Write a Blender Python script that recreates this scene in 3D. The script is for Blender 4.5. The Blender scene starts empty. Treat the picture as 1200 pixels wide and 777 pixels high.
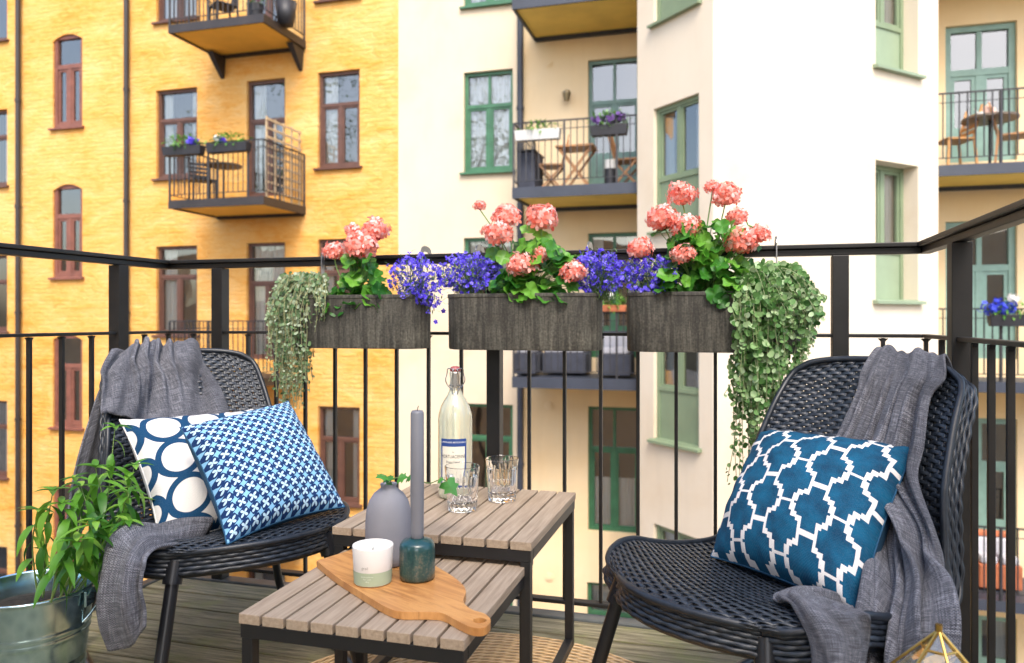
import bpy, math, random
import numpy as np
from mathutils import Vector, Matrix
random.seed(7); RNG = np.random.default_rng(7)
R = math.radians
scene = bpy.context.scene
COL = scene.collection

# ---------------------------------------------------------------- camera, sky, sun, exposure
EYE = 0.895
cam_d = bpy.data.cameras.new('camera'); cam = bpy.data.objects.new('camera', cam_d); COL.objects.link(cam)
cam.location = (0, 0, EYE); cam.rotation_euler = (R(90), 0, 0)
cam_d.lens = 27.0; cam_d.sensor_width = 36.0; cam_d.shift_y = -14.5/1200
cam_d.clip_start = 0.05; cam_d.clip_end = 500
cam_d.dof.use_dof = True; cam_d.dof.focus_distance = 1.75; cam_d.dof.aperture_fstop = 4.2
scene.camera = cam

world = bpy.data.worlds.new("World"); scene.world = world; world.use_nodes = True
wn = world.node_tree; wn.nodes.clear()
sky = wn.nodes.new('ShaderNodeTexSky'); sky.sky_type = 'NISHITA'; sky.sun_disc = False
SUN_EL, SUN_AZ = 50.0, 174.0            # azimuth clockwise from +Y (the view direction): behind, to the right
sky.sun_elevation = R(SUN_EL); sky.sun_rotation = R(SUN_AZ)
sky.air_density = 1.0; sky.dust_density = 3.0; sky.ozone_density = 0.6
bg = wn.nodes.new('ShaderNodeBackground'); bg.inputs['Strength'].default_value = 0.15
wo = wn.nodes.new('ShaderNodeOutputWorld')
wn.links.new(sky.outputs[0], bg.inputs[0]); wn.links.new(bg.outputs[0], wo.inputs[0])

sun_d = bpy.data.lights.new('sun', 'SUN'); sun_d.energy = .78; sun_d.angle = R(24); sun_d.color = (1.0, 0.95, 0.87)
sun = bpy.data.objects.new('sun', sun_d); COL.objects.link(sun)
el, az = R(SUN_EL), R(SUN_AZ)
sd = Vector((math.sin(az)*math.cos(el), math.cos(az)*math.cos(el), math.sin(el)))
sun.rotation_euler = sd.to_track_quat('Z', 'Y').to_euler(); sun.location = (3, -5, 12)

scene.view_settings.view_transform = 'Standard'; scene.view_settings.look = 'None'
scene.view_settings.gamma = 1.0; scene.view_settings.use_curve_mapping = False
scene.view_settings.exposure = 1.63
scene.render.engine = 'CYCLES'
scene.cycles.use_denoising = True
scene.cycles.max_bounces = 8; scene.cycles.transparent_max_bounces = 24; scene.cycles.transmission_bounces = 8

# ---------------------------------------------------------------- node helpers
class E:
    """A float socket with arithmetic."""
    def __init__(s, nt, sock): s.nt, s.k = nt, sock
    def _op(s, op, *o):
        n = s.nt.nodes.new('ShaderNodeMath'); n.operation = op
        s.nt.links.new(s.k, n.inputs[0])
        for i, x in enumerate(o):
            if isinstance(x, E): s.nt.links.new(x.k, n.inputs[i+1])
            else: n.inputs[i+1].default_value = x
        return E(s.nt, n.outputs[0])
    def __add__(s, o): return s._op('ADD', o)
    def __sub__(s, o): return s._op('SUBTRACT', o)
    def __mul__(s, o): return s._op('MULTIPLY', o)
    def __truediv__(s, o): return s._op('DIVIDE', o)
    def __pow__(s, o): return s._op('POWER', o)
    def lt(s, o): return s._op('LESS_THAN', o)
    def gt(s, o): return s._op('GREATER_THAN', o)
    def mx(s, o): return s._op('MAXIMUM', o)
    def mn(s, o): return s._op('MINIMUM', o)
    def abs(s): return s._op('ABSOLUTE')
    def fract(s): return s._op('FRACT')
    def floor(s): return s._op('FLOOR')
    def sqrt(s): return s._op('SQRT')
    def sin(s): return s._op('SINE')
    def cos(s): return s._op('COSINE')
    def atan2(s, o): return s._op('ARCTAN2', o)
    def smooth(s, a, b):
        n = s.nt.nodes.new('ShaderNodeMapRange'); n.interpolation_type = 'SMOOTHSTEP'
        s.nt.links.new(s.k, n.inputs[0]); n.inputs[1].default_value = a; n.inputs[2].default_value = b
        return E(s.nt, n.outputs[0])

class Mat:
    def __init__(s, name, col=(.5,.5,.5), rough=.5, metal=0., **kw):
        m = s.m = bpy.data.materials.new(name); m.use_nodes = True; s.nt = m.node_tree
        s.b = s.nt.nodes['Principled BSDF']; s.out = s.nt.nodes['Material Output']
        s.b.inputs['Base Color'].default_value = (*col, 1); s.b.inputs['Roughness'].default_value = rough
        s.b.inputs['Metallic'].default_value = metal
        for k, v in kw.items(): s.b.inputs[k.replace('_', ' ')].default_value = v
        m.diffuse_color = (*col, 1)
    def tc(s, which='Object', scale=None, rot=None):
        t = s.nt.nodes.new('ShaderNodeTexCoord')
        if scale is None: return t.outputs[which]
        mp = s.nt.nodes.new('ShaderNodeMapping'); s.nt.links.new(t.outputs[which], mp.inputs[0])
        mp.inputs['Scale'].default_value = scale
        if rot: mp.inputs['Rotation'].default_value = rot
        return mp.outputs[0]
    def noise(s, vec, scale=5, detail=4, rough=.55, dist=0):
        n = s.nt.nodes.new('ShaderNodeTexNoise'); s.nt.links.new(vec, n.inputs['Vector'])
        n.inputs['Scale'].default_value = scale; n.inputs['Detail'].default_value = detail
        n.inputs['Roughness'].default_value = rough; n.inputs['Distortion'].default_value = dist
        return E(s.nt, n.outputs[0])
    def island(s):
        g = s.nt.nodes.new('ShaderNodeNewGeometry'); return E(s.nt, g.outputs['Random Per Island'])
    def objrand(s):
        g = s.nt.nodes.new('ShaderNodeObjectInfo'); return E(s.nt, g.outputs['Random'])
    def ramp(s, e, stops, interp='LINEAR'):
        r = s.nt.nodes.new('ShaderNodeValToRGB'); s.nt.links.new(e.k, r.inputs[0]); r.color_ramp.interpolation = interp
        cr = r.color_ramp
        while len(cr.elements) < len(stops): cr.elements.new(.5)
        for el_, (p, c) in zip(cr.elements, stops): el_.position = p; el_.color = (*c, 1)
        return r.outputs[0]
    def mix(s, f, a, b, mode='MIX'):
        n = s.nt.nodes.new('ShaderNodeMix'); n.data_type = 'RGBA'; n.blend_type = mode
        for sock, v in ((n.inputs[0], f), (n.inputs[6], a), (n.inputs[7], b)):
            if isinstance(v, E): s.nt.links.new(v.k, sock)
            elif isinstance(v, (int, float)): sock.default_value = v
            elif isinstance(v, tuple): sock.default_value = (*v, 1)
            else: s.nt.links.new(v, sock)
        return n.outputs[2]
    def color(s, sock): s.nt.links.new(sock, s.b.inputs['Base Color']); return s
    def roughn(s, e): s.nt.links.new(e.k, s.b.inputs['Roughness']); return s
    def bump(s, e, strength=.3, dist=.01):
        n = s.nt.nodes.new('ShaderNodeBump'); n.inputs['Strength'].default_value = strength; n.inputs['Distance'].default_value = dist
        s.nt.links.new(e.k, n.inputs['Height']); s.nt.links.new(n.outputs[0], s.b.inputs['Normal']); return s
    def uv(s):
        x = s.nt.nodes.new('ShaderNodeSeparateXYZ'); s.nt.links.new(s.tc('UV'), x.inputs[0])
        return E(s.nt, x.outputs[0]), E(s.nt, x.outputs[1])

def simple(name, col, rough=.5, metal=0, var=.25, vs=6, bump=.15, bs=60, bd=.002, **kw):
    """plain material with uneven tone and a fine bump"""
    q = Mat(name, col, rough, metal, **kw)
    n = q.noise(q.tc(), vs, 5)
    lo = tuple(c*(1-var) for c in col); hi = tuple(min(1, c*(1+var*.7)) for c in col)
    q.color(q.ramp(n, [(.3, lo), (.7, hi)]))
    if bump: q.bump(q.noise(q.tc(), bs, 3), bump, bd)
    return q.m

def leafmat(name, stops, rough=.45, trans=.25):
    q = Mat(name, stops[0], rough)
    g = q.island(); n = len(stops)
    c = q.ramp(g, [(i/(n-1), s_) for i, s_ in enumerate(stops)])
    q.color(c)
    tr = q.nt.nodes.new('ShaderNodeBsdfTranslucent'); q.nt.links.new(c, tr.inputs[0])
    mx = q.nt.nodes.new('ShaderNodeMixShader'); mx.inputs[0].default_value = trans
    q.nt.links.new(q.b.outputs[0], mx.inputs[1]); q.nt.links.new(tr.outputs[0], mx.inputs[2]); q.nt.links.new(mx.outputs[0], q.out.inputs[0])
    return q.m

# ---------------------------------------------------------------- mesh helpers
def basis(d, up=(0, 0, 1)):
    d = np.asarray(d, float); d = d/np.linalg.norm(d); up = np.asarray(up, float)
    s = np.cross(d, up)
    if np.linalg.norm(s) < 1e-4: s = np.cross(d, (1, 0, 0))
    s /= np.linalg.norm(s); return d, s, np.cross(s, d)

class MB:
    def __init__(s): s.v = []; s.f = []; s.uv = {}
    def add(s, vs, fs, uvs=None):
        b = len(s.v); s.v.extend([tuple(map(float, p)) for p in vs])
        for i, f in enumerate(fs):
            if uvs is not None: s.uv[len(s.f)] = uvs[i]
            s.f.append(tuple(b+k for k in f))
    def hexa(s, p):  # 8 points: bottom 4 ccw, top 4 ccw
        s.add(p, [(3,2,1,0),(4,5,6,7),(0,1,5,4),(1,2,6,5),(2,3,7,6),(3,0,4,7)])
    def box(s, c, d, M=None, bev=0):
        x, y, z = [k/2 for k in d]
        p = [(-x,-y,-z),(x,-y,-z),(x,y,-z),(-x,y,-z),(-x,-y,z),(x,-y,z),(x,y,z),(-x,y,z)]
        p = [Vector(k) for k in p]
        if M is not None: p = [M @ k for k in p]
        s.hexa([k+Vector(c) for k in p])
    def tube(s, pts, r, n=8, cap=True, flat=None):
        """round tube along pts; r a number or list; flat = (wu, wv) squashes the section"""
        P = np.array([tuple(p) for p in pts], float); m = len(P)
        rr = r if hasattr(r, '__len__') else [r]*m
        T = np.gradient(P, axis=0); T /= (np.linalg.norm(T, axis=1)[:, None]+1e-12)
        up = np.array((0, 0, 1.)) if abs(T[0][2]) < .9 else np.array((1., 0, 0))
        vs = []; S = None
        for i in range(m):
            if S is None: S = np.cross(T[i], up)
            else: S = S-T[i]*np.dot(S, T[i])
            S = S/(np.linalg.norm(S)+1e-12); B = np.cross(S, T[i])
            for k in range(n):
                a = 2*math.pi*k/n
                vs.append(P[i]+rr[i]*(math.cos(a)*S+math.sin(a)*B))
        fs = [(i*n+k, i*n+(k+1)%n, (i+1)*n+(k+1)%n, (i+1)*n+k) for i in range(m-1) for k in range(n)]
        if cap: fs += [tuple(range(n))[::-1], tuple((m-1)*n+k for k in range(n))]
        s.add(vs, fs)
    def bar(s, a, b, w, d, up=(0, 0, 1)):
        a = np.array(a, float); b = np.array(b, float)
        t, sd_, u = basis(b-a, up)
        p = []
        for q in (a, b):
            for (i, j) in ((-1,-1),(1,-1),(1,1),(-1,1)): p.append(q+sd_*i*w/2+u*j*d/2)
        s.add(p, [(3,2,1,0),(4,5,6,7),(0,1,5,4),(1,2,6,5),(2,3,7,6),(3,0,4,7)])
    def lathe(s, prof, c=(0,0,0), n=32, mod=None, close=False):
        vs = []; m = len(prof)
        for i, (r, z) in enumerate(prof):
            for k in range(n):
                a = 2*math.pi*k/n; q = r*(mod(i, k, z) if mod else 1)
                vs.append((c[0]+q*math.cos(a), c[1]+q*math.sin(a), c[2]+z))
        fs = [(i*n+k, i*n+(k+1)%n, (i+1)*n+(k+1)%n, (i+1)*n+k) for i in range(m-1) for k in range(n)]
        s.add(vs, fs)
    def grid(s, G, uv=None, closed_u=False):
        """G: (nv, nu, 3) array"""
        nv, nu = G.shape[:2]
        fs = []; us = []
        for j in range(nv-1):
            for i in range(nu-1):
                q = [(j, i), (j, i+1), (j+1, i+1), (j+1, i)]
                fs.append(tuple(a*nu+b for a, b in q))
                us.append([(uv[a][b][0], uv[a][b][1]) if uv is not None else (b/(nu-1), a/(nv-1)) for a, b in q])
        s.add(G.reshape(-1, 3), fs, us)
    def mesh(s, name, mats, smooth=False, off=None, mi=None):
        me = bpy.data.meshes.new(name)
        V_ = np.array(s.v) if s.v else np.zeros((0, 3))
        if off is not None: V_ = V_-np.array(off)
        me.from_pydata(V_.tolist(), [], s.f)
        for m in (mats if isinstance(mats, (list, tuple)) else [mats]): me.materials.append(m)
        if s.uv:
            ul = me.uv_layers.new(name='UVMap')
            for p in me.polygons:
                q = s.uv.get(p.index)
                if q:
                    for li, u in zip(p.loop_indices, q): ul.data[li].uv = u
        if mi is not None: me.polygons.foreach_set('material_index', mi)
        if smooth: me.polygons.foreach_set('use_smooth', [True]*len(me.polygons))
        me.update(); return me
    def build(s, name, mats, parent=None, smooth=False, world=False, bev=0, auto=None, sub=0, solid=0, mi=None):
        """one mesh object; world=True: verts are world coordinates, kept in place under the parent's location"""
        off = None
        if world and parent is not None:
            L = Vector((0, 0, 0)); q = parent
            while q is not None: L += q.location; q = q.parent
            off = tuple(L)
        o = bpy.data.objects.new(name, s.mesh(name, mats, smooth, off, mi)); COL.objects.link(o)
        if parent is not None: o.parent = parent
        if solid: md = o.modifiers.new('solid', 'SOLIDIFY'); md.thickness = solid; md.offset = 0
        if sub: md = o.modifiers.new('sub', 'SUBSURF'); md.levels = sub; md.render_levels = sub
        if bev:
            md = o.modifiers.new('bevel', 'BEVEL'); md.width = bev; md.segments = 2; md.limit_method = 'ANGLE'; md.angle_limit = R(40)
        if auto:
            o.data.polygons.foreach_set('use_smooth', [True]*len(o.data.polygons))
            md = o.modifiers.new('split', 'EDGE_SPLIT'); md.split_angle = R(auto)
        return o

def tag(o, label=None, cat=None, group=None, kind=None):
    for k, v in (('label', label), ('category', cat), ('group', group), ('kind', kind)):
        if v: o[k] = v
    return o
def empty(name, loc=(0,0,0), rz=0, label=None, cat=None, group=None):
    o = bpy.data.objects.new(name, None); COL.objects.link(o); o.location = loc; o.rotation_euler.z = rz
    return tag(o, label, cat, group)
def copy_tree(o, parent=None):
    c = o.copy(); COL.objects.link(c)
    if parent is not None: c.parent = parent
    for ch in list(o.children): copy_tree(ch, c)
    return c
def crom(P, n):
    """Catmull-Rom through P (m,k) -> (n,k)"""
    P = np.array(P, float); m = len(P)
    Q = np.vstack([2*P[0]-P[1], P, 2*P[-1]-P[-2]])
    t = np.linspace(0, m-1, n); i = np.minimum(t.astype(int), m-2); f = (t-i)[:, None]
    p0, p1, p2, p3 = Q[i], Q[i+1], Q[i+2], Q[i+3]
    return .5*((2*p1)+(-p0+p2)*f+(2*p0-5*p1+4*p2-p3)*f**2+(-p0+3*p1-3*p2+p3)*f**3)
def at(px, py, Z): return np.array(((px-600)/900*Z, Z, EYE-(py-374)/900*Z))

U2 = np.array((math.cos(R(15.8)), -math.sin(R(15.8)))); V2 = np.array((math.sin(R(15.8)), math.cos(R(15.8))))
U3 = np.array((*U2, 0)); V3 = np.array((*V2, 0)); Z3 = np.array((0, 0, 1.))
ROT = -R(15.8)                      # the balcony's own axes
MU = Matrix.Rotation(ROT, 3, 'Z')

# ---------------------------------------------------------------- materials
def mat_yellow():
    q = Mat('yellow_painted_brick', (.8,.5,.15), .85)
    uv = q.tc('UV')
    br = q.nt.nodes.new('ShaderNodeTexBrick'); q.nt.links.new(uv, br.inputs[0]); br.inputs['Scale'].default_value = 1
    br.inputs['Brick Width'].default_value = .26; br.inputs['Row Height'].default_value = .085; br.inputs['Mortar Size'].default_value = .012
    br.inputs['Mortar Smooth'].default_value = .6
    mp = q.nt.nodes.new('ShaderNodeMapping'); q.nt.links.new(uv, mp.inputs[0]); mp.inputs['Scale'].default_value = (1, 2.2, 1)
    n1 = q.noise(mp.outputs[0], .9, 7, .62, .6); n2 = q.noise(mp.outputs[0], 5.5, 5, .6, .8); n3 = q.noise(uv, .22, 3)
    c = q.ramp(n1*.55+n2*.3+n3*.25-.05, [(.34, (.77,.50,.20)), (.48, (.75,.41,.115)), (.60, (.71,.32,.05)), (.68,(.60,.25,.03))])
    c = q.mix(E(q.nt, br.outputs['Fac'])*.035, c, (.55,.33,.1))
    q.color(c); q.bump(n2*1.1+n1*1.4-E(q.nt, br.outputs['Fac'])*.16, .9, .03); return q.m
def mat_plaster(name, c0, c1, c2, dirt=.10):
    q = Mat(name, c0, .9)
    uv = q.tc('UV')
    n1 = q.noise(uv, .45, 6, .6, .3); n2 = q.noise(uv, 40, 3)
    mp = q.nt.nodes.new('ShaderNodeMapping'); q.nt.links.new(uv, mp.inputs[0]); mp.inputs['Scale'].default_value = (2.2, .4, 1)
    n3 = q.noise(mp.outputs[0], 1.2, 4, .6)
    c = q.ramp(n1, [(.3, c0), (.52, c1), (.72, c2)])
    c = q.mix((n3.smooth(.46, .72))*dirt, c, tuple(k*.55 for k in c2))
    q.color(c); q.bump(n2+n1*2, .25, .01); return q.m
M_YEL = mat_yellow()
M_CREAM = mat_plaster('cream_render', (.68,.58,.44), (.66,.55,.40), (.59,.46,.31))
M_BAY = mat_plaster('pale_render', (.73,.645,.51), (.71,.61,.47), (.64,.52,.37), .08)
M_BOUNCE = mat_plaster('bounce_tinted_render', (.80,.64,.42), (.78,.60,.36), (.74,.53,.28))  # cream wall with the warm bounced light under the balconies put into its colour
M_SOFFY = simple('orange_soffit', (.82,.47,.07), .8, var=.12, vs=2)
M_SOFFO = simple('ochre_soffit', (.78,.56,.13), .8, var=.12, vs=2)
M_SLAB = simple('blue_grey_steel', (.035,.042,.06), .5, var=.2, vs=3)
M_SLABD = simple('dark_brown_steel', (.028,.022,.021), .5, var=.3, vs=3)
M_RAILFAR = simple('far_black_rail', (.02,.02,.024), .5, var=.2)
M_BROWN = simple('red_brown_window_paint', (.11,.05,.034), .45, var=.2)
M_GREEN = simple('green_window_paint', (.045,.15,.075), .4, var=.2)
M_TEAL = simple('blue_green_window_paint', (.12,.22,.19), .4, var=.2)
M_SAGE = simple('sage_panel_paint', (.20,.26,.155), .5, var=.12, vs=2)
M_MINT = simple('mint_window_paint', (.19,.31,.26), .45, var=.15)
M_ROOM = simple('dark_room', (.055,.045,.04), .9, var=.6, vs=1.5, bump=0)
M_CURT = Mat('white_curtain', (.72,.72,.70), .9)
_u, _v = M_CURT.uv(); M_CURT.bump((_u*70).sin(), .6, .02); M_CURT = M_CURT.m
def mat_pane():
    q = Mat('window_pane', (.5,.5,.5), .02)
    g = q.nt.nodes.new('ShaderNodeBsdfGlossy'); g.inputs['Roughness'].default_value = .015; g.inputs['Color'].default_value = (1,.965,.91,1)
    t = q.nt.nodes.new('ShaderNodeBsdfTransparent'); t.inputs[0].default_value = (.86,.9,.9,1)
    fr = q.nt.nodes.new('ShaderNodeFresnel'); fr.inputs[0].default_value = 1.6
    n = q.noise(q.tc('Object', (.6,.6,.35)), 1.3, 2)
    bp = q.nt.nodes.new('ShaderNodeBump'); bp.inputs['Strength'].default_value = .12; bp.inputs['Distance'].default_value = .15
    q.nt.links.new(n.k, bp.inputs['Height']); q.nt.links.new(bp.outputs[0], g.inputs['Normal'])
    f = E(q.nt, fr.outputs[0])*1.4+.12
    mx = q.nt.nodes.new('ShaderNodeMixShader'); q.nt.links.new(f.k, mx.inputs[0])
    q.nt.links.new(t.outputs[0], mx.inputs[1]); q.nt.links.new(g.outputs[0], mx.inputs[2]); q.nt.links.new(mx.outputs[0], q.out.inputs[0])
    return q.m
M_PANE = mat_pane()
M_RAIL = simple('black_rail_paint', (.008,.0075,.0075), .45, var=.5, vs=14, bump=.25, bs=120, bd=.001)
def mat_deck():
    q = Mat('weathered_deck_wood', (.2,.2,.12), .8)
    uv = q.tc('UV')
    mp = q.nt.nodes.new('ShaderNodeMapping'); q.nt.links.new(uv, mp.inputs[0]); mp.inputs['Scale'].default_value = (1.5, 22, 1)
    ob = q.island()
    cm = q.nt.nodes.new('ShaderNodeCombineXYZ'); q.nt.links.new((ob*37).k, cm.inputs[0]); q.nt.links.new((ob*11).k, cm.inputs[1])
    q.nt.links.new(cm.outputs[0], mp.inputs['Location'])
    g = q.noise(mp.outputs[0], 3.0, 8, .7, .4); n2 = q.noise(uv, 7, 6, .7)
    c = q.ramp(g, [(.3, (.05,.040,.020)), (.5, (.25,.215,.125)), (.7, (.50,.43,.28))])
    c = q.mix(n2.smooth(.45, .7)*.55, c, (.24,.26,.07))
    c = q.mix(ob*.25, c, (.10,.085,.05))
    q.color(c); q.bump(g+n2*.3, .6, .004); return q.m
M_DECK = mat_deck()
M_EDGE = simple('grey_steel_edge', (.11,.12,.12), .45, var=.4, vs=5)
# ================================================================ the courtyard
class Face:
    """a vertical wall plane: Q a point (x, y), D the direction to the right as one looks at it, N the outward normal"""
    def __init__(s, Q, D): s.Q = np.array(Q, float); s.D = np.array(D, float); s.D /= np.linalg.norm(s.D); s.N = np.array((s.D[1], -s.D[0]))
    def P(s, a, z, o=0): q = s.Q+s.D*a+s.N*o; return (q[0], q[1], z)
    def fit(s, px, py, o=0):
        r = np.array(((px-600)/900, 1.)); t = np.dot(s.Q+s.N*o, s.N)/np.dot(r, s.N)
        return float(np.dot(r*t-s.Q, s.D)), float(EYE+(374-py)/900*t)
    def fa(s, px, o=0): return s.fit(px, 374, o)[0]
    def box(s, mb, a0, a1, z0, z1, o0, o1):
        p = [s.P(a, z, o) for z in (z0, z1) for (a, o) in ((a0, o1), (a1, o1), (a1, o0), (a0, o0))]
        mb.hexa(p)
    def sheet(s, mb, a0, a1, z0, z1, o=0):
        mb.add([s.P(a0,z0,o), s.P(a1,z0,o), s.P(a1,z1,o), s.P(a0,z1,o)], [(0,1,2,3)], [[(a0,z0),(a1,z0),(a1,z1),(a0,z1)]])
    def wall(s, mb, a0, a1, z0, z1, holes):
        A = sorted({a0, a1, *[h[0] for h in holes if a0 < h[0] < a1], *[h[1] for h in holes if a0 < h[1] < a1]})
        for i in range(len(A)-1):
            m = (A[i]+A[i+1])/2; hs = sorted([h for h in holes if h[0] < m < h[1]], key=lambda h: h[2]); z = z0
            for h in hs:
                if h[2] > z: s.sheet(mb, A[i], A[i+1], z, h[2])
                z = h[3]
            if z < z1: s.sheet(mb, A[i], A[i+1], z, z1)
        for h in holes:
            b0, b1, y0, y1, d = h[:5]
            b0c, b1c = max(b0, a0), min(b1, a1)
            for (p, q, uvp) in (((b0c,y0),(b0c,y1),0), ((b1c,y1),(b1c,y0),0), ((b1c,y0),(b0c,y0),1), ((b0c,y1),(b1c,y1),1)):
                mb.add([s.P(*p), s.P(*q), s.P(q[0], q[1], -d), s.P(p[0], p[1], -d)], [(3,2,1,0)], [[(p[0]-d,p[1]),(q[0]-d,q[1]),(q[0],q[1]),(p[0],p[1])]])
            if len(h) > 5 and h[5]:
                rise = h[5]; n = 10; mid = (b0+b1)/2
                for sgn in (0, 1):
                    c = b0 if sgn == 0 else b1
                    pts = [(c, y1)]
                    for k in range(n+1):
                        a = b0+(b1-b0)*.5*k/n if sgn == 0 else b1-(b1-b0)*.5*k/n
                        tt = (a-mid)/((b1-b0)/2); pts.append((a, y1-rise+rise*(1-tt*tt)))
                    for k in range(1, n+1):
                        for oo in (0, ):
                            tri = [pts[0], pts[k], pts[k+1]] if k < n+1 and k+1 < len(pts) else None
                            if tri: mb.add([s.P(x, z, -.002) for x, z in tri], [(0,1,2) if sgn == 0 else (0,2,1)], [[(x, z) for x, z in tri]])
                        if k+1 < len(pts):
                            p, q = pts[k], pts[k+1]
                            mb.add([s.P(*p), s.P(*q), s.P(q[0],q[1],-d), s.P(p[0],p[1],-d)], [(0,1,2,3)], [[(p[0],0),(q[0],0),(q[0],d),(p[0],d)]])

def window(face, bld, r, m, kind='window', style='cross', rev=.10, fw=.06, curtain=0, sillm=None, panel=0, arch=0):
    """one window as a part: frame with pane, room, sill and curtain under it"""
    a0, a1, z0, z1 = r; mb = MB(); B = face.box; W = a1-a0; H = z1-z0; o1, o0 = -rev+.03, -rev-.05
    zb = z0+panel
    B(mb, a0, a0+fw, z0, z1, o0, o1); B(mb, a1-fw, a1, z0, z1, o0, o1)
    B(mb, a0+fw, a1-fw, z1-fw, z1, o0, o1); B(mb, a0+fw, a1-fw, zb, zb+fw, o0, o1)
    i0, i1 = o0+.01, o1-.018; mid = (a0+a1)/2; tz = zb+(z1-zb)*.66; sw = fw*.62
    inner = a0+fw, a1-fw
    if style in ('cross', 'door', 'top2'):
        B(mb, inner[0], inner[1], tz-fw*.55, tz+fw*.55, i0, i1+.012)
    if style in ('cross', 'door', 'double', 'top2'):
        B(mb, mid-fw*.55, mid+fw*.55, zb+fw, (tz-fw*.55) if style != 'double' else z1-fw, i0, i1+.006)
    if style in ('top2', 'door'):
        B(mb, mid-fw*.4, mid+fw*.4, tz+fw*.55, z1-fw, i0, i1)
    if style == 'door':
        B(mb, inner[0], inner[1], zb+fw, zb+.55, i0, i1-.01)
    # casement stiles
    for x0, x1 in ((inner[0], mid-fw*.55), (mid+fw*.55, inner[1])) if style != 'single' else ((inner[0], inner[1]),):
        top = (tz-fw*.55) if style in ('cross', 'door', 'top2') else z1-fw
        for q0, q1, y0, y1 in ((x0, x0+sw, zb+fw, top), (x1-sw, x1, zb+fw, top), (x0+sw, x1-sw, zb+fw, zb+fw+sw), (x0+sw, x1-sw, top-sw, top)):
            B(mb, q0, q1, y0, y1, i0, i1-.006)
    fr = mb.build(kind, m, bld, world=True)
    p = MB(); face.sheet(p, a0+fw*.5, a1-fw*.5, zb+fw*.5, z1-fw*.5, (o0+o1)/2-.012); p.build('pane', M_PANE, fr, world=True)
    if panel:
        p = MB(); B(p, a0+fw, a1-fw, z0, zb, o0, o1-.02); p.build('panel', sillm or m, fr, world=True)
    p = MB(); D = .75; o2 = o0-D; e = .12
    pts = {}
    for k, (x, z) in enumerate(((a0-e,zb-e),(a1+e,zb-e),(a1+e,z1+e),(a0-e,z1+e))):
        pts[k] = face.P(x, z, o0-.02); pts[k+4] = face.P(x, z, o2)
    p.add([pts[k] for k in range(8)], [(4,5,6,7),(0,1,5,4),(1,2,6,5),(2,3,7,6),(3,0,4,7)]); p.build('room', M_ROOM, fr, world=True)
    if curtain:
        p = MB(); oc = o0-.06
        spans = [(a0+fw, a0+fw+W*.20), (a1-fw-W*.20, a1-fw)] if curtain == 1 else [(a0+fw, a1-fw)] if curtain == 2 else [(a0+fw, a0+fw+W*.3)]
        z_lo, z_hi = (zb, z1) if curtain != 4 else (zb, zb+(z1-zb)*.42)
        if curtain == 4: spans = [(a0+fw, a1-fw)]
        for x0, x1 in spans:
            n = 24; G = np.zeros((2, n, 3)); uv = np.zeros((2, n, 2))
            for i in range(n):
                x = x0+(x1-x0)*i/(n-1)
                for j, z in enumerate((z_lo, z_hi)): G[j, i] = face.P(x, z, oc+.02*math.sin(i*1.7)); uv[j, i] = (x, z)
            p.grid(G, uv)
        p.build('curtain', M_CURT, fr, world=True, smooth=True)
    p = MB(); ov = .06
    pr = [face.P(a0-ov, z0-.05, .07), face.P(a1+ov, z0-.05, .07), face.P(a1+ov, z0-.05, -rev), face.P(a0-ov, z0-.05, -rev),
          face.P(a0-ov, z0-.012, .07), face.P(a1+ov, z0-.012, .07), face.P(a1+ov, z0+.012, -rev), face.P(a0-ov, z0+.012, -rev)]
    if kind == 'window':
        p.hexa([face.P(a0-ov, z0-.055, .08), face.P(a1+ov, z0-.055, .08), face.P(a1+ov, z0-.055, .002), face.P(a0-ov, z0-.055, .002),
                face.P(a0-ov, z0-.02, .08), face.P(a1+ov, z0-.02, .08), face.P(a1+ov, z0-.003, .002), face.P(a0-ov, z0-.003, .002)])
        p.hexa([face.P(a0+.002, z0-.05, .004), face.P(a1-.002, z0-.05, .004), face.P(a1-.002, z0-.05, -rev-.02), face.P(a0+.002, z0-.05, -rev-.02),
                face.P(a0+.002, z0+.002, .004), face.P(a1-.002, z0+.002, .004), face.P(a1-.002, z0+.014, -rev-.02), face.P(a0+.002, z0+.014, -rev-.02)])
        p.build('sill', sillm or m, fr, world=True)
    return (a0, a1, z0, z1, rev+.04, arch)

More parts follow.
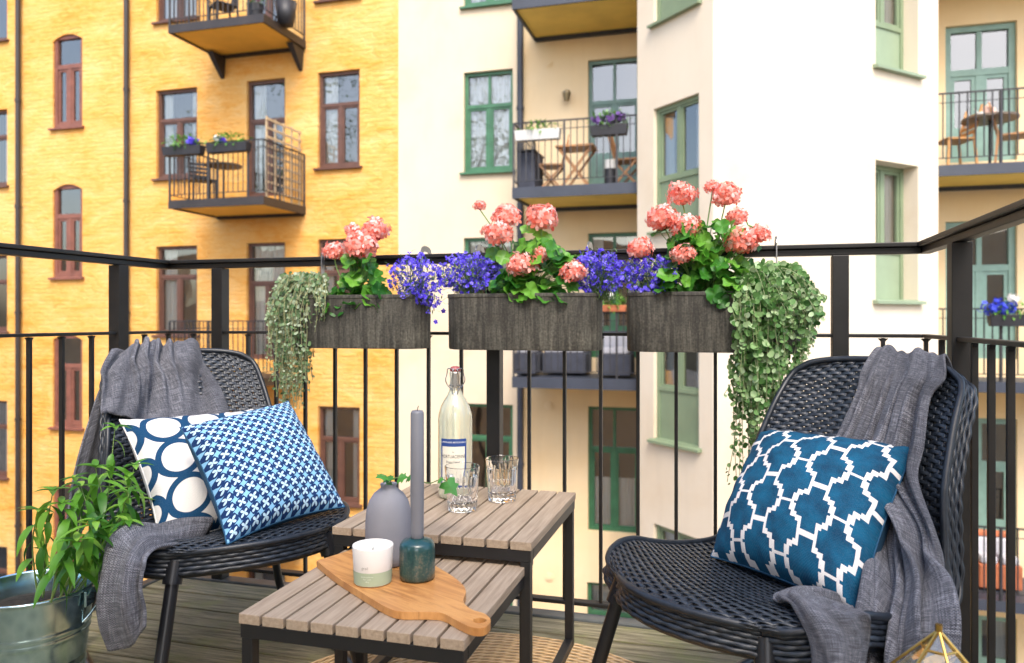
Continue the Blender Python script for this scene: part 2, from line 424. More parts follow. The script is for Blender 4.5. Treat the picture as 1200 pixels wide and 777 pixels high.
def balcony(face, bld, a0, a1, z, depth, ms, msoff, rail_h=1.0, fh=.15, pitch=.10, brackets=True, right_side=True):
    """z = floor level; slab with fascia, soffit, railing"""
    mb = MB(); B = face.box; t = .012
    B(mb, a0, a1, z-fh, z, depth-.04, depth); B(mb, a0, a0+.04, z-fh, z, .003, depth-.04)
    B(mb, a1-.04, a1, z-fh, z, .003, depth-.04); B(mb, a0+.04, a1-.04, z-fh*.55, z-.02, .003, depth-.04)
    B(mb, a0+.04, a1-.04, z-fh-.03, z-fh*.55, .003, .07)
    s_ = mb.build('balcony', ms, bld, world=True)
    p = MB(); B(p, a0+.041, a1-.041, z-fh*.8, z-fh*.56, .072, depth-.042); p.build('soffit', msoff, s_, world=True)
    r = MB()
    def run(p0, p1):
        (a, o), (b, q) = p0, p1; L = math.hypot(b-a, q-o); n = max(2, int(L/pitch))
        for hz, w in ((rail_h, .03), (rail_h-.13, .014), (.10, .018)):
            r.bar(face.P(a, z+hz, o), face.P(b, z+hz, q), w, w*.7)
        for k in range(n+1):
            x, y = a+(b-a)*k/n, o+(q-o)*k/n; w = .014 if k % 8 else .032
            r.bar(face.P(x, z-.1 if not k % 8 else z+.1, y), face.P(x, z+rail_h-.012, y), w, w, (1, 0, 0))
    dd = depth-.02
    run((a0+.02, dd), (a1-.02, dd)); run((a0+.02, .03), (a0+.02, dd))
    if right_side: run((a1-.02, .03), (a1-.02, dd))
    r.build('railing', M_RAILFAR, s_, world=True)
    if brackets:
        for a in (a0+.1, a1-.14):
            k_ = MB()
            k_.hexa([face.P(a,z-fh-.42,.03), face.P(a+.07,z-fh-.42,.03), face.P(a+.07,z-fh-.42,.004), face.P(a,z-fh-.42,.004),
                     face.P(a-.03,z-fh-.005,.42), face.P(a+.10,z-fh-.005,.42), face.P(a+.10,z-fh-.005,.004), face.P(a-.03,z-fh-.005,.004)])
            k_.build('bracket', ms, s_, world=True)
    return s_

W0 = np.array((0, 13.69)); WF = Face(W0, U2)
ZG, ZT = -9.2, 12.0
# ground of the courtyard
g = MB(); g.add([(-150,-150,ZG),(150,-150,ZG),(150,150,ZG),(-150,150,ZG)], [(0,1,2,3)])
tag(g.build('ground', simple('courtyard_paving', (.22,.21,.19), .9, var=.3, vs=.4)), kind='structure')

# ---- yellow brick house
yb = empty('yellow_house', WF.P(-5, ZG), label='tall yellow painted brick apartment house with red-brown windows across the courtyard', cat='building')
aY0, aY1 = WF.fa(-330), WF.fa(467)
holes = []
def rect(face, xl, xr, yt, yb_, o=0):
    """pixel measures of a window (top-left corner height, bottom-left corner height) turned into metres on its wall"""
    a0, z1 = face.fit(xl, yt, o); a1 = face.fa(xr, o); z0 = face.fit(xl, yb_, o)[1]
    return [a0, a1, z0, z1]
def rows(r, n_up, n_dn, st): return [[r[0], r[1], r[2]+k*st, r[3]+k*st] for k in range(-n_dn, n_up+1)]
ST = 3.2; M_REDB = simple('faded_red_brown_paint', (.20,.075,.05), .5, var=.25)
for i, r in enumerate(rows(rect(WF, 62, 96.5, 217, 325), 2, 2, ST)):
    holes.append(window(WF, yb, r, M_REDB, style='cross', rev=.07, fw=.085, arch=.12))
for i, r in enumerate(rows(rect(WF, -38, 8.5, 300, 388), 2, 2, ST)):
    holes.append(window(WF, yb, r, M_BROWN, style='cross', rev=.12, curtain=1 if i % 2 else 0))
for i, r in enumerate(rows(rect(WF, 183, 231, 289, 392), 2, 2, ST)):
    holes.append(window(WF, yb, r, M_BROWN, style='cross', curtain=[3, 1, 3, 1, 2][i]))
for i, r in enumerate(rows(rect(WF, 372.5, 421.5, 280.5, 392), 2, 2, ST)):
    holes.append(window(WF, yb, r, M_BROWN, style='cross', curtain=[4, 1, 1, 3, 1][i]))
rd = rect(WF, 289, 334, 285, 421)
for i, r in enumerate(rows(rd, 2, 2, ST)):
    holes.append(window(WF, yb, r, M_BROWN, kind='balcony_door', style='cross', curtain=[1, 1, 2, 3, 1][i]))
w = MB(); WF.wall(w, aY0, aY1, ZG, ZT, holes); w.build('wall', M_YEL, yb, world=True)
aB0, aB1 = WF.fa(197, 1.4), WF.fa(309, 1.4)
zB = WF.fit(197, 235, 1.4)[1]
for k in (-2, -1, 0, 1, 2):
    balcony(WF, yb, aB0, aB1, zB+k*ST, 1.4, M_SLABD, M_SOFFY, brackets=k > 0)
for px in (21.5, 148.5):
    p = MB(); a = WF.fa(px, .08); p.tube([WF.P(a, ZG, .09), WF.P(a, ZT, .09)], .052, 12)
    for z in np.arange(ZG+1, ZT, 2.3): p.tube([WF.P(a, z, .09), WF.P(a, z+.06, .09)], .066, 12)
    p.build('downpipe', M_SLABD, yb, world=True, auto=40)
p = MB(); WF.box(p, aY0-.2, aY1, ZT, ZT+.35, -6, .3); p.build('roof', M_SLABD, yb, world=True)

# ---- cream house: flat wall, canted bay, wall beyond
cb = empty('cream_house', WF.P(1, ZG), label='cream rendered apartment house with green windows and a canted bay', cat='building')
A0 = np.array((1.87, 11.46)); AB = np.array((2.64, 10.08)); BC = np.array((4.29, 9.61)); C1 = np.array((5.80, 10.45))
FA, FB, FC = Face(A0, AB-A0), Face(AB, BC-AB), Face(BC, C1-BC)
perpA = -np.array(V2); 
sideA = Face(A0+V2*1.72, -V2); sideC = Face(C1, V2)
S2 = 3.0
hM, hO, hR = [], [], []
for i, r in enumerate(rows(rect(WF, 543.5, 601, 279, 395.5), 2, 2, S2)):
    hM.append(window(WF, cb, r, M_GREEN, style='top2', curtain=[4, 0, 1, 2, 1][i]))
aD = rect(WF, 689, 750, 273.5, 419)
for i, r in enumerate(rows(aD, 2, 1, S2)):
    hO.append(window(WF, cb, r, M_TEAL if i > 1 else M_GREEN, kind='balcony_door', style='door' if i else 'top2', curtain=[4, 1, 0, 1][i]))
rL = rect(WF, 688, 748, 682, 790); hO.append(window(WF, cb, rL, M_GREEN, style='top2', curtain=2))
for i, r in enumerate(rows(rect(WF, 1108, 1192, 260, 420), 1, 2, S2)):
    hR.append(window(WF, cb, r, M_MINT, kind='balcony_door', style='door', fw=.09, curtain=[1, 3, 3, 0][i]))
aP = WF.fa(611)
w = MB(); WF.wall(w, aY1+.001, aP, ZG, ZT, hM)
w.build('wall', M_CREAM, cb, world=True)
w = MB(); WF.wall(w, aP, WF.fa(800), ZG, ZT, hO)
w.build('wall', M_BOUNCE, cb, world=True)
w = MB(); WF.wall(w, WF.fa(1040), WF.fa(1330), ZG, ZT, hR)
w.build('wall', M_BOUNCE, cb, world=True)
hA = []
rA = rect(FA, 766, 819, 128, 271)
S3 = 3.0
for i, r in enumerate(rows(rA, 1, 3, S3)):
    hA.append(window(FA, cb, r, M_SAGE, style='double', rev=.09, panel=.70, sillm=M_SAGE, curtain=[0,3,1,1,0][i], fw=.055))
hC = []; M_SAGEL = simple('pale_sage_paint', (.25,.32,.21), .5, var=.12, vs=2)
rC = rect(FC, 1026, 1076, 187, 351)
for i, r in enumerate(rows(rC, 1, 3, S3)):
    hC.append(window(FC, cb, r, M_SAGE, style='double', rev=.24, panel=.62, sillm=M_SAGEL, curtain=[0,3,1,1,1][i], fw=.06))
w = MB()
FA.wall(w, 0, float(np.linalg.norm(AB-A0)), ZG, ZT, hA); FB.wall(w, 0, float(np.linalg.norm(BC-AB)), ZG, ZT, [])
FC.wall(w, 0, float(np.linalg.norm(C1-BC)), ZG, ZT, hC)
sideA.wall(w, 0, 1.72, ZG, ZT, []); sideC.wall(w, 0, 1.75, ZG, ZT, [])
w.build('bay_wall', M_BAY, cb, world=True)
p = MB()
p.tube([WF.P(aP, ZG, .075), WF.P(aP, ZT, .075)], .055, 12)
for z in np.arange(ZG+1.2, ZT, 2.1): p.tube([WF.P(aP, z, .075), WF.P(aP, z+.06, .075)], .068, 12)
p.build('downpipe', M_SLAB, cb, world=True, auto=40)
aC0 = WF.fa(600, 1.45); aC1 = float(np.dot(A0-W0, U2))-.01
zC = WF.fit(601, 220, 1.45)[1]
for k in (-1, 0, 1):
    balcony(WF, cb, aC0, aC1, zC+k*S2, 1.45, M_SLAB, M_SOFFO, fh=.17, brackets=False, right_side=False, rail_h=1.02)
aE0 = float(np.dot(C1-W0, U2))+.01; aE1 = WF.fa(1330, 1.25)
zE = WF.fit(1150, 191.5, 1.25)[1]
for k in (-2, -1, 0, 1):
    balcony(WF, cb, aE0, aE1, zE+k*S2, 1.25, M_SLAB, M_SOFFO, fh=.15, brackets=False, rail_h=1.0)
p = MB(); WF.box(p, aY1+.01, WF.fa(1330), ZT+.001, ZT+.35, -6, .3); WF.box(p, aC1+.1, aE0-.1, ZT+.001, ZT+.3, .3, 2.9); p.build('roof', M_SLAB, cb, world=True)
# small round vent, wall lamp
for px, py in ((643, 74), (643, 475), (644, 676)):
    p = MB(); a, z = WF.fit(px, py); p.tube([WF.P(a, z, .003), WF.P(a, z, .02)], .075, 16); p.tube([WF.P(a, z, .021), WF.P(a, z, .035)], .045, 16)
    p.build('wall_vent', M_BOUNCE, cb, world=True)
p = MB(); a, z = WF.fit(666, 112)
p.tube([WF.P(a, z+.05, .01), WF.P(a, z+.05, .14)], .012, 8); p.lathe([(.02,.06),(.07,.03),(.075,0),(.045,-.13),(.0,-.14)], WF.P(a, z, .15), 10)
p.build('wall_lamp', simple('old_brass', (.25,.2,.12), .4, .8), cb, world=True)

# ---- courtyard trees, seen in the windows' reflections
M_TLEAF = leafmat('tree_leaves', [(.03,.08,.015), (.06,.14,.025), (.10,.20,.04)], .5, .3); M_TBARK = simple('tree_bark', (.10,.075,.055), .9, var=.4, vs=20)
for (x, y, H, r_, lab) in ((-9.3, .9, 8.0, 2.4, 'leafy courtyard tree nearest the balcony, mirrored in the green windows'), (-19.5, 1.2, 8.5, 2.8, 'larger leafy courtyard tree at the far end of the yellow house')):
    t_ = empty('courtyard_tree', (x, y, ZG), 0, lab, 'tree', 'trees in the courtyard'); m = MB(); zt = H
    m.tube(crom([(0,0,0),(.1,.05,6),(.0,.1,11),(.2,0,ZT*.4+12)], 24), list(np.linspace(.26, .05, 24)), 10)
    for k in range(9): a_ = k*2.4; z_ = 8+k*.9; m.tube(crom([(.05,.05,z_),(r_*.5*math.cos(a_),r_*.5*math.sin(a_),z_+1.2),(r_*.85*math.cos(a_),r_*.85*math.sin(a_),z_+1.9)], 10), list(np.linspace(.09,.02,10)), 6)
    m.build('trunk', M_TBARK, t_, smooth=True); m = MB(); cl = [(RNG.normal(0, r_*.5), RNG.normal(0, r_*.5), RNG.uniform(10.5, 22)) for _ in range(64)]
    for c_ in cl:
        for _ in range(85):
            p_ = np.array(c_)+RNG.normal(0, .45, 3); n_, s_, u_ = basis(RNG.normal(0, 1, 3), RNG.normal(0, 1, 3)); q_ = RNG.uniform(.05, .10)
            m.add([p_, p_+s_*q_*.5+u_*q_, p_+u_*q_*2.1, p_-s_*q_*.5+u_*q_], [(0,1,2,3)])
    m.build('crown', M_TLEAF, t_)

# ---- our own house behind the balcony (what shades it)
HF = Face((0, -1.5), -U2)
w = MB(); HF.wall(w, -13, 9, ZG, 3.7, [(-.75, .55, 0, 2.2, .2)]+[(a, a+1.2, z, z+1.6, .2) for a in (-11, -7.5, -4.2, 2.4, 5.6) for z in (-5.4, -2.3, .8)])
HF.wall(w, 9, 32, ZG, 3.7, [(a, a+1.2, z, z+1.7, .2) for a in (10.5, 13.2, 16.4, 19, 22, 26) for z in (-4.8, -1.6, 1.6)])
hw = w.build('house_wall', M_CREAM); tag(hw, kind='structure')
# ================================================================ our balcony
PR = np.array((1.105, 2.05)); PL = np.array((-1.211, 2.705)); FWID = float(np.dot(PR-PL, U2))
PL = PR-U2*FWID
def bp(s, t, z): q = PL+U2*s-V2*t; return np.array((q[0], q[1], z))   # s along the front rail from its far corner, t towards the house
# deck
mb = MB(); t = .03; k = 0
while t < 3.45:
    wd = .105
    x0, x1 = 0.02, FWID-.02
    c = [bp(x0, t+wd, -.03), bp(x1, t+wd, -.03), bp(x1, t, -.03), bp(x0, t, -.03)]
    top = [p+np.array((0, 0, .03-.001*(k % 3))) for p in c]
    uvq = [(x0, t+wd), (x1, t+wd), (x1, t), (x0, t)]
    mb.add(c+top, [(3,2,1,0),(4,5,6,7),(0,1,5,4),(1,2,6,5),(2,3,7,6),(3,0,4,7)], [uvq[::-1], uvq, uvq, uvq, uvq, uvq])
    t += wd+.007; k += 1
deck = mb.build('deck', M_DECK, bev=.003); tag(deck, kind='structure')
mb = MB(); mb.hexa([tuple(bp(*q)) for q in ((-.03,3.5,-.25),(FWID+.03,3.5,-.25),(FWID+.03,-.02,-.25),(-.03,-.02,-.25),(-.03,3.5,-.034),(FWID+.03,3.5,-.034),(FWID+.03,-.02,-.034),(-.03,-.02,-.034))])
tag(mb.build('balcony_slab', M_SLAB), kind='structure')
mb = MB()
mb.bar(bp(-.05, .0, -.045), bp(FWID+.05, 0, -.045), .05, .10)
for s in (-.0, FWID): mb.bar(bp(s, .026, -.045), bp(s, 3.4, -.045), .035, .10)
tag(mb.build('deck_edge', M_EDGE, bev=.003), kind='structure')
# railing
rl = empty('balcony_railing', tuple(bp(FWID/2, 0, 0)), label='black painted steel balcony railing with thin square bars around the wooden deck', cat='railing')
RH, MH = 1.10, .85
def piece(name, fn, bev=.002):
    m = MB(); fn(m); return m.build(name, M_RAIL, rl, world=True, bev=bev)
TE = 2.9
def toprail(m):
    o = .024
    # mitred flat-bar handrail: a closed strip round three sides, with a narrower bar under it
    for (hw_, z0, z1) in ((.026, RH-.012, RH), (.014, RH-.03, RH-.0125)):
        outer = [bp(-hw_, TE, 0), bp(-hw_, -hw_, 0), bp(FWID+hw_, -hw_, 0), bp(FWID+hw_, TE, 0)]
        inner = [bp(hw_, TE, 0), bp(hw_, hw_, 0), bp(FWID-hw_, hw_, 0), bp(FWID-hw_, TE, 0)]
        for i in range(3):
            q = [inner[i], inner[i+1], outer[i+1], outer[i]]
            m.hexa([tuple(p+np.array((0,0,z0))) for p in q]+[tuple(p+np.array((0,0,z1))) for p in q])
piece('top_rail', toprail)
def midrail(m):
    m.bar(bp(-.012, 0, MH), bp(FWID+.012, 0, MH), .024, .010)
    for s in (0, FWID): m.bar(bp(s, .0125, MH), bp(s, TE, MH), .024, .010)
piece('middle_rail', midrail)
def botrail(m):
    m.bar(bp(-.015, 0, .045), bp(FWID+.015, 0, .045), .03, .012)
    for s in (0, FWID): m.bar(bp(s, .016, .045), bp(s, TE, .045), .03, .012)
piece('bottom_rail', botrail)
def vbar(name, s, t, w, d, z0, z1, fillet=True):
    def fn(m):
        # rectangular bar turned with the railing, w along the front, d across
        c = bp(s, t, (z0+z1)/2); m.box(c, (w, d, z1-z0), MU)
        if fillet:
            for sg in (-1, 1):
                e = U3*sg if t < .001 else V3*sg
                wid = w/2 if t < .001 else d/2; other = V3 if t < .001 else U3; dep = (d if t < .001 else w)*.4
                a = bp(s, t, z1-.001)+e*wid; 
                pts = [a, a+e*.008, a+Z3*-.009]
                m.add([p+other*dep for p in pts]+[p-other*dep for p in pts], [(0,1,2),(5,4,3),(0,3,4,1),(1,4,5,2),(2,5,3,0)])
    return piece(name, fn, .0015)
mids = FWID/2
for s in (.2135, mids, FWID-.2135): vbar('post', s, 0, .042, .042, -.09, RH-.031, False)
for t in (.228, 1.33, 2.43): vbar('post', 0, t, .042, .042, -.09, RH-.031, False)
for t in (.311, 1.42, 2.5): vbar('post', FWID, t, .042, .042, -.09, RH-.031, False)
ss = [0, .105, .325, FWID, FWID-.105, FWID-.325]
for k in range(1, 9): ss += [mids-k*.11, mids+k*.11]
for s in sorted(set(round(x, 4) for x in ss)):
    if abs(s-(mids-.99)) < .03: continue
    vbar('baluster', s, 0, .010, .014, .052, MH-.006)
for t in [.114]+[.228+.1102*k for k in range(1, 20) if k != 10]: vbar('baluster', 0, t, .014, .010, .052, MH-.006)
for t in [.158]+[.311+.11*k for k in range(1, 19) if k != 10]: vbar('baluster', FWID, t, .014, .010, .052, MH-.006)

# ---------------------------------------------------------------- rug
def mat_jute():
    q = Mat('jute', (.5,.33,.17), .95)
    x = q.nt.nodes.new('ShaderNodeSeparateXYZ'); q.nt.links.new(q.tc(), x.inputs[0])
    X, Y = E(q.nt, x.outputs[0]), E(q.nt, x.outputs[1])
    r = (X*X+Y*Y).sqrt(); an = Y.atan2(X)
    rings = (r*350).sin(); br = (an*r*200+(r*55).floor()*1.6).sin()
    n = q.noise(q.tc(), 90, 4)
    c = q.ramp(rings*.25+br*.15+n*.6+.2, [(.2, (.42,.25,.10)), (.5, (.72,.46,.22)), (.8, (.85,.62,.36))])
    q.color(c); q.bump(rings*.5+br*.3+n*.5, .9, .006); return q.m
rc = (-.10, 1.62)
mb = MB(); mb.lathe([(0, .014), (.1,.0135), (.3, .0135), (.5, .0135), (.545, .013), (.552, .008), (.552, .0015), (0, .001)], (0,0,0), 96, mod=lambda i, k, z: 1+.003*math.sin(k*.9)+.002*math.sin(k*2.3))
rug = mb.build('round_rug', mat_jute(), smooth=True); rug.location = (rc[0], rc[1], 0)
tag(rug, 'round braided jute rug in natural tan lying under the tables', 'rug')

# ---------------------------------------------------------------- nesting tables
def mat_slat():
    q = Mat('taupe_composite', (.36,.29,.23), .75)
    mp = q.tc('Object', (60, 3, 60)); n = q.noise(mp, 2.2, 6, .7); n2 = q.noise(q.tc(), 30, 3)
    c = q.ramp(n, [(.3, (.235,.17,.115)), (.7, (.44,.345,.25))])
    c = q.mix(q.island()*.25, c, (.27,.225,.175))
    q.color(c); q.bump(n+n2*.4, .35, .0012); return q.m
M_SLAT = mat_slat()
M_BLK = simple('black_table_steel', (.010,.010,.011), .45, var=.2, vs=20, bump=.1)
def table(FL, w, d, h, label, name='side_table', floor_z=.0, ns=9):
    """FL = front-left corner (x, y) seen from the camera; local x along the slats' row, y deeper"""
    t = empty(name, (FL[0], FL[1], 0), ROT, label, 'table', 'nesting slatted side tables')
    pitch = (w+.006)/ns; top = MB()
    for k in range(ns):
        x = pitch*k; top.box((x+(pitch-.006)/2, d/2, h-.009), (pitch-.006, d, .018))
    o = top.build('table_top', M_SLAT, t, bev=.0012); tag(o, kind='')
    f = MB(); z = h-.0185-.0125; T = .025
    f.box((w/2, T/2+.002, z), (w-.004, T, .025)); f.box((w/2, d-T/2-.002, z), (w-.004, T, .025))
    f.box((T/2+.002, d/2, z), (T, d-2*T-.006, .025)); f.box((w-T/2-.002, d/2, z), (T, d-2*T-.006, .025))
    f.build('apron', M_BLK, t, bev=.0015)
    fz = .016
    for x in (T/2+.002, w-T/2-.002):
        for y in (T/2+.002, d-T/2-.002):
            l = MB(); l.box((x, y, (h-.0435+fz)/2+.0), (.022, .022, h-.0437-fz)); l.build('leg', M_BLK, t, bev=.0015)
        l = MB(); l.box((x, d/2, .0275+.001), (.0218, d-2*T-.005, .022)); l.build('floor_bar', M_BLK, t, bev=.0015)
    return t
TALL_H, LOW_H = .426, .372
tall = table((-.407, 1.737), .465, .485, TALL_H, 'taller slatted side table with black steel frame carrying bottle and glasses')
low = table((-.486, 1.365), .424, .46, LOW_H, 'lower slatted side table pulled out in front, carrying the wooden board')
def on(T_, x, y, h):   # world point above a table's local (x, y)
    c, s = math.cos(ROT), math.sin(ROT); L = T_.location
    return (L.x+c*x-s*y, L.y+s*x+c*y, h)
# ================================================================ woven lounge chairs
PROF = crom([(.325,.392),(.27,.400),(.17,.386),(.05,.362),(-.06,.345),(-.15,.343),(-.215,.375),(-.255,.45),(-.30,.56),(-.365,.68),(-.445,.80)], 241)
_d = np.r_[0, np.cumsum(np.linalg.norm(np.diff(PROF, axis=0), axis=1))]; PLEN = _d[-1]
HWB = np.array([0, .012, .03, .06, .11, .2, .4, .55, .75, .88, .94, .975, 1.0]); HWV = np.array([.175, .212, .236, .257, .27, .275, .268, .25, .228, .216, .211, .202, .172])
def SP(a, b):
    """point of the woven shell; a -1..1 across, b 0..1 from the front lip to the top of the back"""
    a = np.asarray(a, float); b = np.asarray(b, float); dd = np.clip(b, 0, 1)*PLEN
    y = np.interp(dd, _d, PROF[:, 0]); z = np.interp(dd, _d, PROF[:, 1]); hw = np.interp(np.clip(b, 0, 1), HWB, HWV)
    st = lambda e0, e1: (lambda t: t*t*(3-2*t))(np.clip((b-e0)/(e1-e0), 0, 1))
    y = y-.075*a**2*(1-st(0, .35)); z = z+.022*a**2*st(.02, .2)*(1-st(.45, .6)); z = z-.012*a**2*(1-st(0, .12))
    y = y+.05*a**2*st(.45, .75); z = z-.014*np.abs(a)**4*st(.85, 1.0)
    return np.stack([a*hw+0*b, y+0*a, z+0*a], -1)
def SN(a, b):
    e = 1e-3; a = np.asarray(a, float); b = np.asarray(b, float)
    bm = np.clip(b, .002, .998); da = SP(a+e, bm)-SP(a-e, bm); db = SP(a, bm+e)-SP(a, bm-e)
    n = -np.cross(da, db); return n/np.linalg.norm(n, axis=-1, keepdims=True)
def mat_resin():
    q = Mat('dark_resin_weave', (.02,.028,.042), .36)
    g = q.island(); n = q.noise(q.tc(), 60, 3)
    q.color(q.ramp(g*.5+n*.5, [(.2, (.007,.009,.013)), (.8, (.028,.037,.052))]))
    x = q.nt.nodes.new('ShaderNodeSeparateXYZ'); q.nt.links.new(q.tc(), x.inputs[0])
    q.bump(q.noise(q.tc(), 400, 2), .25, .001); q.roughn(n*.2+.27); return q.m
M_RESIN = mat_resin()
M_TUBE = simple('dark_tube_steel', (.010,.011,.014), .33, var=.2, bump=0)
NW = 25
def strip(mb, C, S, Nn, w, th):
    """flat strand: centre line C, sideways S, normal Nn"""
    m = len(C); vs = np.concatenate([C-S*w/2, C-S*w*.3+Nn*th, C+S*w*.3+Nn*th, C+S*w/2], 1).reshape(-1, 3)
    fs = [(4*i+k, 4*i+k+1, 4*i+4+k+1, 4*i+4+k) for i in range(m-1) for k in range(3)]
    # underside
    fs += [(4*i+3, 4*i, 4*i+4, 4*i+7) for i in range(m-1)]
    mb.add(vs, fs)
def make_chair(label):
    t = empty('lounge_chair', (0,0,0), 0, label, 'chair', 'dark woven lounge chairs on the balcony')
    wv = MB(); pitch = .0098; nr = int(PLEN/pitch)
    for j in range(nr):
        b = (j+.5)/nr; m = NW*4+1; a = np.linspace(-1, 1, m)
        if b < .55: a2 = a
        P = SP(a, b); N_ = SN(a, b); db = SP(a, min(b+.002, 1))-SP(a, b); S = db/(np.linalg.norm(db, axis=1)[:, None]+1e-9) if b < .99 else None
        if S is None: q = SP(a, b)-SP(a, b-.002); S = q/np.linalg.norm(q, axis=1)[:, None]
        ph = np.sin(np.pi*(a+1)/2*NW+(np.pi if (j//1) % 2 else 0)+(np.pi/2))
        off = np.sign(ph)*np.abs(ph)**.6*.0020
        strip(wv, P+N_*off[:, None], S, N_, pitch*1.0, .0012)
    for i in range(NW):
        a = -1+2*(i+.5)/NW; m = nr*2; b = (np.arange(m)+.5)/m
        aa = np.full(m, a); P = SP(aa, b); N_ = SN(aa, b); da = SP(aa+.01, b)-SP(aa, b); S = da/np.linalg.norm(da, axis=1)[:, None]
        strip(wv, P-N_*.0006, S, N_, .0150 if abs(i-7) > 1 else .008, .0010)
    o = wv.build('woven_shell', M_RESIN, t, smooth=True)
    # rolled edge: ropes round the rim
    n = 700
    path = [(x, 0.0) for x in np.linspace(-1, 1, 60)]+[(1.0, y) for y in np.linspace(0, 1, 300)[1:]]+[(x, 1.0) for x in np.linspace(1, -1, 60)[1:]]+[(-1.0, y) for y in np.linspace(1, 0, 300)[1:]]
    A = np.array(path); P = SP(A[:, 0], A[:, 1]); N_ = SN(A[:, 0]*.0, np.clip(A[:, 1], .02, .97))
    d = np.r_[0, np.cumsum(np.linalg.norm(np.diff(P, axis=0), axis=1))]; L = d[-1]; q = np.linspace(0, L, n)
    P = np.stack([np.interp(q, d, P[:, k]) for k in range(3)], 1); N_ = np.stack([np.interp(q, d, N_[:, k]) for k in range(3)], 1); N_ /= np.linalg.norm(N_, axis=1)[:, None]
    for _ in range(6): 
        P[1:-1] = (P[:-2]+2*P[1:-1]+P[2:])/4; N_[1:-1] = (N_[:-2]+2*N_[1:-1]+N_[2:])/4
    T = np.gradient(P, axis=0); T /= np.linalg.norm(T, axis=1)[:, None]; O = np.cross(T, N_); O /= np.linalg.norm(O, axis=1)[:, None]
    e = MB()
    e.tube(P+O*.002+N_*.001, .0075, 8)
    for k in range(1, 6):
        w_ = np.sin(q/.010*np.pi/2+(k % 2)*np.pi); out = .0040+.0014*w_-.0005*k*k
        C = P+O*out[:, None]-N_*(.0088*k)+N_*.001
        e.tube(C, .0055, 6)
    C = P-N_*.05; e.tube(C, .008, 6)
    # underside web closing the rim
    e.build('woven_rim', M_RESIN, t, smooth=True)
    # hidden under-shell on the seat keeps daylight out of the seat
    un = MB(); aa = np.linspace(-.97, .97, 21); bb = np.linspace(.02, .52, 26); G = np.zeros((26, 21, 3))
    for j, b in enumerate(bb): G[j] = SP(aa, b)-SN(aa, np.full(21, b))*.012
    un.grid(G); un.build('seat_lining', M_RESIN, t, smooth=True)
    fr = MB()
    for sx in (-1, 1):
        pts = crom([(sx*.175,.235,.352),(sx*.205,.268,.20),(sx*.235,.30,.05)], 10)
        l = MB(); l.tube(pts, .0145, 12); l.tube([(sx*.172,.232,.362),(sx*.183,.245,.315)], .021, 12); l.build('leg', M_TUBE, t, auto=40)
        pts = crom([(sx*.235,.30,.052),(sx*.243,.302,.022),(sx*.255,.27,.0135),(sx*.275,0,.0135),(sx*.285,-.27,.0135),(sx*.283,-.335,.03),(sx*.27,-.345,.08),(sx*.23,-.28,.22),(sx*.195,-.215,.335)], 46)
        l = MB(); l.tube(pts, .0125, 10); l.build('runner', M_TUBE, t, smooth=True)
    fr.tube([(-.19,.19,.335),(.19,.19,.335)], .011, 10); fr.tube([(-.19,-.19,.318),(.19,-.19,.318)], .011, 10)
    fr.build('seat_brace', M_TUBE, t, auto=40)
    return t
FLc = np.array((.603, -.798)); FRc = np.array((-.82, -.572))
def chair_at(o, O, F): o.location = (*O, 0); o.rotation_euler.z = math.atan2(F[1], F[0])-math.pi/2
OL, OR_ = (-.745, 1.985), (.518, 1.560)
chL = make_chair('woven lounge chair holding two patterned cushions, facing the tables beside the bucket'); chair_at(chL, OL, FLc)
chR = copy_tree(chL); chair_at(chR, OR_, FRc)
chR['label'] = 'woven lounge chair holding one trellis cushion, beside the brass lantern'
def cw(O, F, P):   # chair local -> world
    P = np.asarray(P, float); X = np.array((F[1], -F[0])) ; X = np.array((-(-F[1]), -F[0]))
    r = math.atan2(F[1], F[0])-math.pi/2; c, s = math.cos(r), math.sin(r)
    return np.stack([O[0]+c*P[..., 0]-s*P[..., 1], O[1]+s*P[..., 0]+c*P[..., 1], P[..., 2]], -1)

